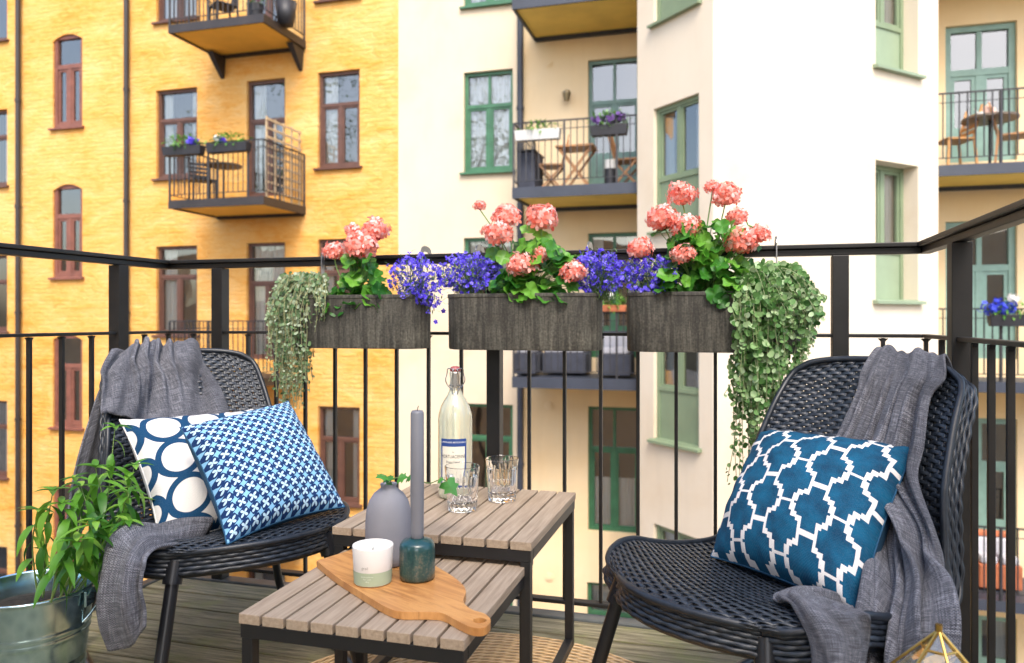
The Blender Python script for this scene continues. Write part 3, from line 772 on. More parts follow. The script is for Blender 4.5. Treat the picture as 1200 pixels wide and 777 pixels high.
# ---------------------------------------------------------------- cushions
def cushion(corn, T, mats, name, label, back_mat, pinch=.045, seed=1, wr=.0065):
    """corn: BL, BR, TR, TL world points of the seam; T thickness"""
    BL, BR, TR, TL = [np.array(c, float) for c in corn]; n = 61
    u = np.linspace(0, 1, n)[None, :, None]; v = np.linspace(0, 1, n)[:, None, None]
    uu, vv = u-.5, v-.5
    # pinched edges
    def base(u, v): return (BL*(1-u)+BR*u)*(1-v)+(TL*(1-u)+TR*u)*v
    cen = base(.5, .5)
    P = base(u, v)
    k = pinch*(1-np.abs(2*uu)**2)*np.abs(2*vv)**3; k2 = pinch*(1-np.abs(2*vv)**2)*np.abs(2*uu)**3
    P = P-(base(u, 1+0*v)-base(u, 0*v))*np.sign(vv)*k-(base(1+0*u, v)-base(0*u, v))*np.sign(uu)*k2
    nrm = np.cross(BR-BL, TL-BL); nrm /= np.linalg.norm(nrm)
    f = (np.clip(1-np.abs(2*uu)**2.2, 0, 1)*np.clip(1-np.abs(2*vv)**2.2, 0, 1))**.48
    rs = np.random.default_rng(seed); W = 0
    for _ in range(16):
        ang = rs.uniform(0, 6.28); fr = rs.uniform(6, 26); W = W+np.sin((uu*math.cos(ang)+vv*math.sin(ang))*fr+rs.uniform(0, 6.28))/16*rs.uniform(.4, 1)
    edge = np.exp(-((.5-np.maximum(np.abs(uu), np.abs(vv)))/.09)**2)*np.sin(np.where(np.abs(uu) > np.abs(vv), vv, uu)*38+rs.uniform(0, 6))*wr*.35
    top = P+nrm*(f*T/2*1.0+W*wr*3*f+edge*f**.3)
    bot = P-nrm*(f*T/2+W*wr*f)
    uvg = np.stack(np.broadcast_arrays(u[..., 0]*1., v[..., 0]*1.), -1)
    a = MB(); a.grid(top, uvg)
    L = tuple(cen-np.array((0, 0, .0)))
    root = empty(name, L, 0, label, 'cushion')
    a.build('cover', mats, root, world=True, smooth=True)
    b = MB(); b.grid(bot[:, ::-1], uvg[:, ::-1]); b.build('back_cover', back_mat, root, world=True, smooth=True)
    edgeP = np.concatenate([P[0], P[1:, -1], P[-1, ::-1][1:], P[::-1, 0][1:]])
    c = MB(); c.tube(edgeP, .0022, 6); c.build('piping', back_mat, root, world=True, smooth=True)
    return root
def fabric(q, c, sc=260, st=.35):
    U_, V_ = q.uv(); w = (U_*sc*2).sin()*(V_*sc*2).sin(); n = q.noise(q.tc('UV'), 120, 3)
    c2 = q.mix(n.smooth(.3, .8)*.08, c, (.25,.25,.28)); q.b.inputs['Specular IOR Level'].default_value = .15; q.color(c2); q.bump(w*.5+n, st, .0012)
def mat_circles():
    q = Mat('navy_ring_print', (.8,.8,.78), .9); U_, V_ = q.uv()
    wob = (q.noise(q.tc('UV'), 6, 2)-.5)*.05
    x = ((U_*3.45+.80+wob).fract()-.5); y = ((V_*3.45+.67-U_*.25+wob).fract()-.5); d = (x*x+y*y).sqrt()
    ring = d.gt(.385)*d.lt(.525)
    # leave open diamonds between four rings
    fabric(q, q.mix(ring, (.70,.68,.65), (.004,.05,.125))); q.b.inputs['Sheen Weight'].default_value = .0; return q.m
def mat_petals():
    q = Mat('blue_petal_weave', (.3,.5,.8), .9); U_, V_ = q.uv()
    wob = (q.noise(q.tc('UV'), 5, 2)-.5)*.25
    x = ((U_*12+wob).fract()-.5); y = ((V_*13+wob).fract()-.5); r = (x*x+y*y).sqrt(); a = y.atan2(x)
    pet = r.lt((a*2).sin().abs()*.43-.03)
    swirl = r.lt((a*4+r*5).sin()*.05+.52)
    c = q.mix(swirl, (.24,.50,.74), (.004,.03,.12)); c = q.mix(pet, c, (.50,.70,.84)); fabric(q, c, 200, .6); return q.m
def mat_trellis():
    q = Mat('ikat_trellis', (.01,.1,.25), .85); U_, V_ = q.uv()
    n = 3.3; st = 19.
    jit = (q.noise(q.tc('UV', (3, 60, 1)), 8, 2)-.5)*.015
    X = V_*n*1.08+.2; Y = U_*n+.15
    X = ((X*st).floor()+.5)/st+jit; Y = ((Y*st).floor()+.5)/st
    x = (X.fract()-.5).abs(); y = (Y.fract()-.5).abs()
    d = (x+y-.5-((x-y)*6.2832).sin()*.062+((x-y)*12.5664).sin()*.060).abs()
    nn = q.noise(q.tc('UV'), 9, 4)
    ground = q.ramp(nn, [(.35, (.002,.045,.10)), (.65, (.003,.095,.19))])
    fabric(q, q.mix(d.lt(.066), ground, (.74,.71,.69)), 220, .4); q.b.inputs['Sheen Weight'].default_value = .0; return q.m
M_NAVY = simple('navy_cotton', (.01,.07,.15), .85, var=.2, vs=8)
def W3(px, py, Z): return at(px, py, Z)
cushion([W3(188, 646, 1.80), W3(352, 600, 2.12), W3(296, 480, 2.30), W3(140, 492, 1.99)], .15, mat_circles(), 'ring_print_cushion',
        'white cushion with bold navy ring print, leaning behind the small-pattern cushion', simple('white_cotton', (.7,.68,.66), .9, var=.1), seed=3)
cushion([W3(266, 638, 1.69), W3(404, 594, 1.96), W3(338, 470, 2.14), W3(211, 501, 1.87)], .16, mat_petals(), 'petal_weave_cushion',
        'blue and white cushion with tiny petal pattern in front on the chair', M_NAVY, seed=5)
cushion([W3(833, 652, 1.72), W3(1006, 722, 1.40), W3(1073, 525, 1.62), W3(893, 505, 1.92)], .20, mat_trellis(), 'trellis_cushion',
        'teal blue cushion with white stepped trellis pattern', M_NAVY, seed=8, pinch=.03, wr=.009)

# ---------------------------------------------------------------- throws
def mat_throw():
    q = Mat('grey_slub_knit', (.2,.2,.22), .95); U_, V_ = q.uv()
    n1 = q.noise(q.tc('UV', (14, 260, 1)), 1.0, 4, .7); n2 = q.noise(q.tc('UV', (260, 14, 1)), 1.0, 4, .7); n3 = q.noise(q.tc('UV'), 3.5, 3)
    w = (U_*900).sin()*(V_*900).sin()
    c = q.ramp(n1*.5+n2*.4+n3*.2-.05+w*.04, [(.38, (.030,.032,.042)), (.50, (.108,.112,.135)), (.63, (.34,.345,.39))])
    q.color(c); q.bump(n1+n2+w*.5, .7, .003); q.b.inputs['Sheen Weight'].default_value = .08; q.b.inputs['Sheen Roughness'].default_value = .5
    return q.m
M_THROW = mat_throw()
def cloth(rows_, nu=60, nv=90, folds=None, uvs=(.5, 1.)):
    """rows_: list of rows of control points; returns a displaced grid"""
    R_ = [crom(r, nu) for r in rows_]; G = np.zeros((nv, nu, 3)); R_ = np.array(R_)
    for i in range(nu): G[:, i] = crom(R_[:, i], nv)
    du = np.gradient(G, axis=1); dv = np.gradient(G, axis=0); N_ = np.cross(du, dv); N_ /= np.linalg.norm(N_, axis=2)[..., None]+1e-9
    if folds is not None:
        u = np.linspace(0, 1, nu)[None, :]; v = np.linspace(0, 1, nv)[:, None]; G = G+N_*folds(u, v)[..., None]
    uv = np.zeros((nv, nu, 2)); uv[..., 0] = np.linspace(0, uvs[0], nu)[None]; uv[..., 1] = np.linspace(0, uvs[1], nv)[:, None]
    mb = MB(); mb.grid(G, uv); return mb
def dr(O, F, a, b, h=.014, back=None):
    """a point lying h off a chair's shell"""
    return cw(O, F, SP(a, b)+SN(a, b)*h)
def over(O, F, a, h, drop, bk=.06):
    """a point hanging behind the back"""
    p = SP(a, 1.0); return cw(O, F, np.array((p[0], p[1]-bk, p[2]-drop)))
def fold(amp, comps, seed=0):
    rs = np.random.default_rng(seed)
    ph = [rs.uniform(0, 6.28) for _ in comps]
    return lambda u, v: amp*sum(w_*np.sin(2*np.pi*(fu*u+fv*v)+p+1.3*np.sin(2*np.pi*(.7*v+.4*u)+p)) for (fu, fv, w_), p in zip(comps, ph))
# throw on the far chair: over the top of the back, hem slanting across the front
O, F = OL, FLc
A = [1.13, .85, .5, .1, -.30]
rws = [[over(O, F, a*(1.75 if a > .4 else 1), 0, .47-.05*i, .055+.01*(i % 2)) for i, a in enumerate(A)],
       [over(O, F, a*(1.5 if a > .4 else 1.02), 0, .24, .055) for a in A],
       [over(O, F, a*(1.2 if a > .4 else 1.02), 0, .10, .055) for a in A],
       [over(O, F, a, 0, .04, .05) for a in A],
       [cw(O, F, SP(np.clip(a, -1, 1), 1.0)+np.array((.02 if a > 1 else 0, -.012, .022))) for a in A],
       [cw(O, F, SP(a, .965)+np.array((-.0, .026, .006))) for a in A],
       [dr(O, F, a, .90, .022) for a in [1.1, .80, .42, .0, -.36]],
       [dr(O, F, a, .82, .024) for a in [1.12, .78, .38, -.06, -.44]],
       [dr(O, F, a, bb, .026) for a, bb in zip([1.12, .72, .32, -.12, -.50], [.82, .775, .75, .735, .72])]]
def gro(u, v, us, dp, v0, v1):
    k = np.clip((v-v0)/.08, 0, 1)*np.clip((v1-v)/.2, 0, 1); return -dp*k*sum(np.exp(-((u-x)/(.013+.004*i))**2)-.55*np.exp(-((u-x-.035)/.028)**2) for i, x in enumerate(us))
f1 = lambda u, v: fold(.012, [(2.3, 1.5, 1), (4.4, 2.6, .6), (1.1, 2.2, .6), (8, 1, .12)], 3)(u, v)*(1-.6*np.exp(-((v-.45)/.1)**2))+gro(u+.22*(v-.55), v, (.36, .47, .60, .71), .015, .34, .95)
th = cloth(rws, 190, 130, f1, (.75, 1.3))
tl = empty('knitted_throw', tuple(cw(O, F, np.array((-.2, -.45, .8)))), 0, 'grey knitted throw over the back of the chair with two cushions', 'throw', 'grey knitted throws')
th.build('throw_cloth', M_THROW, tl, world=True, smooth=True, solid=.006)
# its other end, lying on the seat corner and hanging over the front edge
rws = [[W3(250, 612, 1.86), W3(246, 620, 1.84), W3(240, 628, 1.80), W3(232, 632, 1.77)],
       [W3(200, 612, 1.83), W3(200, 620, 1.78), W3(202, 628, 1.73), W3(206, 636, 1.69)],
       [W3(160, 619, 1.81), W3(163, 622, 1.73), W3(170, 630, 1.66), W3(178, 640, 1.62)],
       [W3(124, 642, 1.80), W3(135, 641, 1.69), W3(150, 648, 1.60), W3(163, 658, 1.57)],
       [W3(113, 676, 1.80), W3(124, 682, 1.67), W3(146, 686, 1.575), W3(160, 690, 1.56)],
       [W3(114, 712, 1.79), W3(126, 722, 1.665), W3(148, 722, 1.575), W3(168, 716, 1.565)],
       [W3(124, 742, 1.78), W3(136, 754, 1.67), W3(152, 758, 1.58), W3(170, 734, 1.57)]]
cloth(rws, 44, 70, fold(.012, [(1.3, .5, 1), (2.6, -.8, .6), (.5, 2.1, .4)], 9), (.28, .6)).build('throw_end', M_THROW, tl, world=True, smooth=True, solid=.007)

# throw on the near chair
O, F = OR_, FRc
A = [.70, .35, .0, -.35, -.72]     # far side first
# (chair's +x side is its own right hand; on this chair that is the far side)
sgn = 1 if cw(O, F, np.array((.2, 0, 0)))[1] > cw(O, F, np.array((-.2, 0, 0)))[1] else -1
A = [sgn*a for a in (.14, -.08, -.32, -.58, -.86)]
def sr(bs, xs, h=.02): return [dr(O, F, sgn*x, b, h) for x, b in zip(xs, bs)]
rws = [[over(O, F, a, 0, .40, .05) for a in A],
       [over(O, F, a, 0, .16, .05) for a in A],
       [over(O, F, a, 0, .03, .045) for a in A],
       [cw(O, F, SP(a, 1.0)+np.array((0, -.01, .022))) for a in A],
       [cw(O, F, SP(a, .965)+np.array((0, .026, .006))) for a in A],
       sr([.90]*5, [.12, -.08, -.30, -.53, -.76], .022),
       sr([.80]*5, [.16, -.06, -.30, -.56, -.82], .026),
       sr([.73]*5, [.20, -.02, -.28, -.58, -.86], .034),
       [W3(1010,606,1.625), W3(1035,608,1.575), W3(1058,611,1.525), W3(1079,615,1.475), W3(1096,620,1.445)],
       [W3(1014,646,1.56), W3(1040,648,1.50), W3(1064,650,1.455), W3(1086,652,1.42), W3(1105,656,1.41)],
       [W3(1016,688,1.45), W3(1041,687,1.40), W3(1067,686,1.365), W3(1093,688,1.36), W3(1114,691,1.385)],
       [W3(1000,735,1.36), W3(1030,735,1.33), W3(1060,732,1.30), W3(1095,732,1.30), W3(1127,735,1.34)],
       [W3(975, 800, 1.34), W3(1018, 800, 1.28), W3(1055, 800, 1.25), W3(1094, 800, 1.26), W3(1144, 795, 1.32)],
       [W3(965, 900, 1.33), W3(1012, 905, 1.27), W3(1058, 905, 1.25), W3(1100, 905, 1.26), W3(1150, 890, 1.32)]]
def f2(u, v):
    b = fold(.008, [(2.4, .5, 1), (4.7, -.9, .6), (1.3, 1.9, .5), (9, .6, .15)], 12)(u, v)
    g_ = np.clip((v-.5)/.25, 0, 1); return b*(1+.7*g_)*(1-.5*np.exp(-((v-.28)/.07)**2))+g_*.012*np.sin(2*np.pi*(1.7*u-.5*v)+.4)+gro(u+.12*np.sin(3*v), v, (.28, .46, .66, .86), .013, .30, 1.3)
tr = empty('knitted_throw', tuple(cw(O, F, np.array((0, -.45, .8)))), 0, 'grey knitted throw falling from the chair with the trellis cushion to the floor', 'throw', 'grey knitted throws')
cloth(rws, 190, 170, f2, (.8, 1.9)).build('throw_cloth', M_THROW, tr, world=True, smooth=True, solid=.006)
rws = [[W3(990, 706, 1.46), W3(993, 711, 1.42), W3(997, 716, 1.37), W3(1004, 720, 1.32)],
       [W3(940, 690, 1.42), W3(948, 697, 1.37), W3(960, 704, 1.32), W3(982, 710, 1.285)],
       [W3(906, 697, 1.38), W3(925, 698, 1.32), W3(950, 705, 1.265), W3(990, 712, 1.235)],
       [W3(920, 704, 1.31), W3(940, 712, 1.25), W3(975, 718, 1.205), W3(1018, 720, 1.195)],
       [W3(945, 735, 1.26), W3(962, 745, 1.195), W3(995, 748, 1.18), W3(1022, 752, 1.20)],
       [W3(945, 772, 1.235), W3(968, 785, 1.17), W3(995, 790, 1.155), W3(1016, 790, 1.18)],
       [W3(935, 830, 1.22), W3(962, 850, 1.16), W3(990, 860, 1.15), W3(1010, 860, 1.18)]]
cloth(rws, 50, 80, fold(.006, [(1.4, .5, 1), (3.1, -.7, .6), (.5, 2.7, .4)], 21), (.35, .7)).build('throw_end', M_THROW, tr, world=True, smooth=True, solid=.007)
# ================================================================ things on the tables
def lathe_obj(name, prof, mat, parent, n=48, c=(0,0,0), mod=None, smooth=True, auto=None):
    m = MB(); m.lathe(prof, c, n, mod); return m.build(name, mat, parent, smooth=smooth, auto=auto)
def text_mesh(txt, size, extrude=.0003):
    cu = bpy.data.curves.new('lettering', 'FONT'); cu.body = txt; cu.size = size; cu.align_x = 'CENTER'; cu.align_y = 'CENTER'; cu.resolution_u = 3
    o = bpy.data.objects.new('lettering', cu); COL.objects.link(o)
    me = bpy.data.meshes.new_from_object(o); bpy.data.objects.remove(o); bpy.data.curves.remove(cu)
    vs = np.array([tuple(v.co) for v in me.vertices]); fs = [tuple(p.vertices) for p in me.polygons]; bpy.data.meshes.remove(me)
    return vs, fs
def bent(mb, txt, size, r, z, ang, sx=1.0):
    """lettering bent round a cylinder of radius r, centred at angle ang"""
    vs, fs = text_mesh(txt, size); 
    a = ang+vs[:, 0]*sx/r
    mb.add(np.stack([r*np.cos(a), r*np.sin(a), z+vs[:, 1]], 1), fs)
def patch(r, a0, a1, z0, z1, n=24):
    A = np.linspace(a0, a1, n); G = np.zeros((2, n, 3))
    for j, z in enumerate((z0, z1)): G[j] = np.stack([r*np.cos(A), r*np.sin(A), np.full(n, z)], 1)
    m = MB(); m.grid(G); return m

BZ = LOW_H+.015
out = [(371,657),(400,648),(430,640),(478,646),(512,664),(537,680),(546,692),(543,705),(553,714),(568,719),(575,727),(568,735),(553,735),(537,728),(520,719),(505,717),(470,716.5),(452,711),(425,695),(395,676)]
OP = [at(x, y, (EYE-BZ)*900/(y-374))[:2] for x, y in out]
OP = crom(np.vstack([OP, OP[0]]), 120)[:-1]
hc = at(562, 727, (EYE-BZ)*900/(727-374))[:2]
board = empty('cutting_board', (float(OP[:, 0].mean()), float(OP[:, 1].mean()), LOW_H+.001), 0, 'wooden cutting board with a handle and hanging hole, under the candles', 'board')
Lb = np.array(board.location)
import bmesh
def mat_board():
    q = Mat('oiled_olive_wood', (.6,.35,.15), .38)
    v = q.tc('Object', (2.2, 2.2, 2.2), (0, 0, R(42)))
    mp = q.nt.nodes.new('ShaderNodeMapping'); q.nt.links.new(v, mp.inputs[0]); mp.inputs['Scale'].default_value = (1, 9, 1)
    n = q.noise(mp.outputs[0], 2.0, 8, .62, 1.6); n2 = q.noise(q.tc(), 5, 3)
    q.color(q.ramp(n*.75+n2*.3, [(.33, (.22,.085,.022)), (.47, (.45,.20,.06)), (.6, (.60,.30,.10)), (.72, (.33,.14,.04))])); q.bump(n, .15, .0008); return q.m
bm = bmesh.new()
ov = [bm.verts.new((p[0]-Lb[0], p[1]-Lb[1], .014)) for p in OP]
hv = [bm.verts.new((hc[0]-Lb[0]+.0115*math.cos(a), hc[1]-Lb[1]+.0115*math.sin(a), .014)) for a in np.linspace(0, 2*math.pi, 25)[:-1]]
es = [bm.edges.new((l[i], l[(i+1) % len(l)])) for l in (ov, hv) for i in range(len(l))]
bmesh.ops.triangle_fill(bm, edges=es, use_beauty=True)
ex = bmesh.ops.extrude_face_region(bm, geom=bm.faces[:]); vs_ = [g_ for g_ in ex['geom'] if isinstance(g_, bmesh.types.BMVert)]
bmesh.ops.translate(bm, verts=vs_, vec=(0, 0, -.014)); bmesh.ops.recalc_face_normals(bm, faces=bm.faces[:])
me = bpy.data.meshes.new('board_plank'); bm.to_mesh(me); me.materials.append(mat_board())
bo = bpy.data.objects.new('board_plank', me); COL.objects.link(bo); bo.parent = board
md = bo.modifiers.new('bevel', 'BEVEL'); md.width = .003; md.segments = 3; md.limit_method = 'ANGLE'; md.angle_limit = R(50)

# white cup candle
M_CER = simple('matt_white_ceramic', (.78,.75,.71), .45, var=.05)
M_WAX = Mat('cream_wax', (.85,.80,.70), .4); M_WAX.b.inputs['Subsurface Weight'].default_value = .4; M_WAX.b.inputs['Subsurface Radius'].default_value = (.02,.015,.01); M_WAX = M_WAX.m
cup = empty('cup_candle', (-.269, 1.485, BZ+.0012), 0, 'white ceramic cup candle with a sage green lower band, on the board', 'candle')
lathe_obj('cup', [(0,0),(.0345,0),(.0358,.0015),(.0392,.070),(.0388,.0715),(.0378,.0708),(.0372,.058),(.0,.058)], M_CER, cup)
lathe_obj('wax', [(.0371,.0585),(.030,.0592),(0,.0595)], M_WAX, cup)
m = MB(); m.tube([(0,0,.059),(.0005,0,.066)], .0009, 6); m.build('wick', simple('charred_wick', (.03,.025,.02), .9), cup)
lathe_obj('green_band', [(.03595,.0012),(.03735,.0265)], simple('sage_paper', (.36,.43,.30), .7, var=.08), cup)
ang = math.atan2(-1.485, .269)-.15
m = MB(); bent(m, 'grail', .0078, .0389, .0365, ang-.25); m.build('cup_lettering', simple('grey_ink', (.35,.34,.32), .8), cup)
m = MB()
for k, (z, t_) in enumerate(((.020, 'bougie parfumee'), (.0155, 'figue  thym'), (.011, '180 g'))): bent(m, t_, .0035, .0380, z, ang-.15)
m.build('band_lettering', simple('pale_ink', (.66,.70,.60), .8), cup)

# teal holder with taper
def mat_glaze():
    q = Mat('teal_reactive_glaze', (.03,.12,.11), .28)
    x = q.nt.nodes.new('ShaderNodeSeparateXYZ'); q.nt.links.new(q.tc(), x.inputs[0]); z = E(q.nt, x.outputs[2])
    n = q.noise(q.tc('Object', (1, 1, .25)), 60, 5, .7, .6); n2 = q.noise(q.tc(), 220, 2)
    c = q.ramp(n*.6+n2*.4, [(.35, (.006,.035,.04)), (.5, (.022,.065,.060)), (.60, (.09,.10,.08)), (.72, (.16,.13,.085))])
    c = q.mix((z+n*.02).smooth(.062, .078), c, (.005,.05,.055)); q.color(c); q.bump(n2, .3, .001); q.b.inputs['Coat Weight'].default_value = .5; return q.m
hold = empty('candle_holder', (-.1857, 1.505, BZ+.0012), 0, 'small teal glazed ceramic holder on the board carrying a tall grey candle', 'candle holder')
lathe_obj('holder_body', [(0,0),(.031,0),(.0343,.003),(.0348,.012),(.0348,.060),(.0335,.068),(.029,.0735),(.0185,.0765),(.0145,.0795),(.0135,.079),(.0132,.060),(0,.06)], mat_glaze(), hold)
tap = empty('taper_candle', (-.1857, 1.505, BZ+.062), 0, 'tall grey taper candle standing in the teal holder', 'candle')
lathe_obj('candle_wax', [(0,0),(.0118,0),(.0128,.03),(.0134,.12),(.0130,.262),(.0105,.267),(.004,.2665),(0,.2655)], simple('grey_wax', (.17,.175,.20), .42, var=.06, vs=10), tap)
m = MB(); m.tube([(0,0,.266),(.0006,0,.271),(.0025,.0,.276)], .0009, 6); m.build('wick', simple('white_black_wick', (.05,.045,.045), .9), tap)

# vase and ivy
vase = empty('stoneware_vase', (-.258, 1.606, BZ+.0012), 0, 'matt grey bottle-shaped stoneware vase with a narrow neck behind the candles', 'vase')
lathe_obj('vase_body', [(0,0),(.042,0),(.0455,.003),(.0475,.02),(.0482,.05),(.0480,.085),(.046,.108),(.0405,.128),(.031,.143),(.0205,.1515),(.0165,.1545),(.0163,.158),(.0175,.1615),(.0170,.164),(.0150,.1635),(.0135,.158),(.013,.14),(0,.14)],
          simple('matt_grey_stoneware', (.23,.23,.26), .75, var=.08, vs=12, bump=.2, bs=300, bd=.0008), vase, 56)
M_IVY = leafmat('ivy_green', [(.03,.16,.02), (.06,.26,.04), (.09,.32,.05)], .35)
ivy = empty('ivy_sprig', (-.258, 1.606, BZ+.15), 0, 'green ivy sprig trailing out of the grey vase towards the glasses', 'sprig')
stemL = crom([(-.258,1.606,BZ+.145),(-.252,1.60,BZ+.172),(-.235,1.59,BZ+.18),(-.205,1.60,BZ+.176),(-.175,1.62,BZ+.162),(-.152,1.64,BZ+.166),(-.138,1.645,BZ+.160)], 40)
stem2 = crom([(-.259,1.606,BZ+.145),(-.262,1.60,BZ+.172),(-.26,1.585,BZ+.185)], 12)
m = MB(); m.tube(stemL, .0012, 6); m.tube(stem2, .0011, 6); m.build('vine_stem', simple('stem_green', (.12,.2,.05), .6), ivy, world=True)
def ivyleaf(mb, p, d, nrm, L):
    d, s_, n_ = basis(d, nrm); p = np.array(p, float)
    o = [(0,0),(-.12,.28),(.02,.52),(.30,.34),(.46,.50),(.62,.20),(1.0,0)]; o2 = o+[(x, -y) for x, y in o[-2:0:-1]]
    vs = [p+d*.35*L]+[p+d*x*L+s_*y*L-n_*(abs(y)*.25+x*x*.18)*L for x, y in o2]; k = len(o2)
    mb.add(vs, [(0, i+1, (i+1) % k+1) for i in range(k)])
m = MB()
for q, i in enumerate([8, 13, 17, 21, 26, 31, 38]):
    p = stemL[i]; L_ = [.022,.026,.022,.016,.016,.018,.040][q]
    ivyleaf(m, p, (RNG.uniform(-.6, .9) if q < 6 else .75, -.5, .2 if q < 6 else -.8), (0, -.8, .7), L_)
for i, L_ in ((4, .02), (8, .026), (11, .030)): ivyleaf(m, stem2[i], (RNG.uniform(-1, 1), -.5, .1), (0, -.6, .8), L_)
m.build('ivy_leaves', M_IVY, ivy, world=True)

# bottle
def mat_lemonade():
    q = Mat('cloudy_lemonade', (.80,.82,.66), .08)
    q.b.inputs['Transmission Weight'].default_value = .55; q.b.inputs['IOR'].default_value = 1.3; q.b.inputs['Coat Weight'].default_value = 1.0; q.b.inputs['Coat Roughness'].default_value = .02
    return q.m
M_GLASS = Mat('clear_glass', (1,1,1), .01); M_GLASS.b.inputs['Transmission Weight'].default_value = 1; M_GLASS.b.inputs['IOR'].default_value = 1.48; M_GLASS = M_GLASS.m
bx, by = -.150, 2.03
btl = empty('lemonade_bottle', (bx, by, TALL_H+.001), 0, 'tall swing-top bottle of cloudy lemonade with a cream and blue label', 'bottle')
lathe_obj('bottle_body', [(0,.002),(.040,0),(.0440,.004),(.0450,.012),(.0450,.200),(.0435,.218),(.038,.238),(.029,.255),(.0205,.268),(.0160,.280)], mat_lemonade(), btl, 48)
lathe_obj('bottle_neck', [(.0159,.2798),(.0145,.290),(.0138,.312),(.0150,.318),(.0152,.326),(.0138,.330),(.0,.330)], Mat('pale_glass', (.82,.85,.80), .05, Transmission_Weight=.7).m, btl, 32)
lathe_obj('stopper', [(.0138,.3302),(.0142,.334),(.012,.341),(.006,.3435),(0,.344)], simple('red_stopper', (.30,.07,.07), .4, var=.1), btl, 24)
M_WIRE = simple('steel_wire', (.35,.35,.36), .25, 1., var=.1, bump=0)
w_ = MB()
fa = math.atan2(-by, -bx)
def loc(r_, a_, z_): return (r_*math.cos(fa+a_), r_*math.sin(fa+a_), z_)
for s_ in (-1, 1):
    w_.tube(crom([loc(.0165, s_*.1, .336), loc(.021, s_*1.1, .338), loc(.0215, s_*1.5, .325), loc(.026, s_*1.35, .308), loc(.0215, s_*1.5, .296), loc(.018, s_*1.2, .29), loc(.0185, s_*.4, .283)], 26), .0013, 6)
    w_.tube(crom([loc(.0175, s_*.35, .336), loc(.018, s_*.5, .31), loc(.0195, s_*.35, .275), loc(.020, s_*.0, .268)], 16), .0013, 6)
w_.tube([loc(.0158, a, .2935) for a in np.linspace(0, 2*math.pi, 25)], .0014, 6, cap=False)
w_.build('wire_bail', M_WIRE, btl, smooth=True)
q = MB(); q.box(loc(.0185, 0, .308), (.002, .010, .040), Matrix.Rotation(fa, 3, 'Z')); q.build('clasp_plate', M_WIRE, btl, bev=.001)
la = fa-.12
patch(.0453, la-.80, la+.80, .032, .158).build('label', simple('cream_paper', (.74,.70,.58), .75, var=.06, vs=30), btl)
lb_ = MB()
for (a0, a1, z0, z1) in ((la-.80, la+.80, .138, .158), (la+.70, la+.80, .032, .138), (la-.80, la-.70, .032, .138), (la-.7, la+.7, .032, .038)):
    pch = patch(.0455, a0, a1, z0, z1, 14); lb_.add(pch.v, pch.f)
lb_.build('label_border', simple('blue_ink', (.02,.06,.24), .6, var=.1), btl)
m = MB(); bent(m, 'LIMONADE ARTISANALE', .0062, .0458, .149, la); m.build('banner_lettering', simple('white_ink', (.75,.75,.75), .6, var=0), btl)
m = MB(); bent(m, 'MORTUACIENNE', .0125, .0457, .112, la, .70); bent(m, 'Rose Citron', .0075, .0457, .0985, la); bent(m, 'La', .006, .0457, .124, la)
m.build('label_lettering', simple('black_ink', (.03,.025,.03), .6, var=0), btl)
m = MB()
for k in range(9):
    pch = patch(.0457, la-.55+.12*k, la-.50+.12*k+.03*(k % 2), .045, .060+.02*math.sin(k*1.3)**2, 3); m.add(pch.v, pch.f)
m.build('label_engraving', simple('grey_ink_print', (.38,.36,.34), .7), btl)

# tumblers
def tumbler(px, z_y, label, first=None):
    if first: o = copy_tree(first); o.location = (px[0], px[1], TALL_H+.001); o.rotation_euler.z = .5; o['label'] = label; return o
    o = empty('cut_glass_tumbler', (px[0], px[1], TALL_H+.001), .2, label, 'glass', 'cut crystal tumblers')
    n = 96; prof = []
    for z in np.linspace(.004, .092, 40): prof.append((.0355+.0075*(z/.11), z))
    outer = [(0,0),(.030,0),(.0345,.0015)]+prof+[(.0428,.104),(.0430,.108),(.0420,.1092),(.0412,.108)]
    def mod(i, k, z):
        if z < .003 or z > .095: return 1
        a = 2*math.pi*k/n
        if z < .045:
            return 1-.055*abs(math.sin(a*8+z*110))*abs(math.sin(a*8-z*110))*min(1, z/.01)
        return 1-.045*(abs(math.sin(a*8))**.8)*min(1, (.095-z)/.02)
    m = MB(); m.lathe(outer, (0,0,0), n, mod); m.lathe([(.0412,.108),(.0395,.06),(.037,.026),(.030,.020),(0,.0185)], (0,0,0), n)
    m.build('crystal', M_GLASS, o, auto=22); return o
g1 = tumbler((-.122, 1.884), 598, 'cut crystal tumbler in front of the bottle, overlapping its label')
tumbler((-.026, 1.985), 586, 'cut crystal tumbler standing clear beside the bottle', g1)

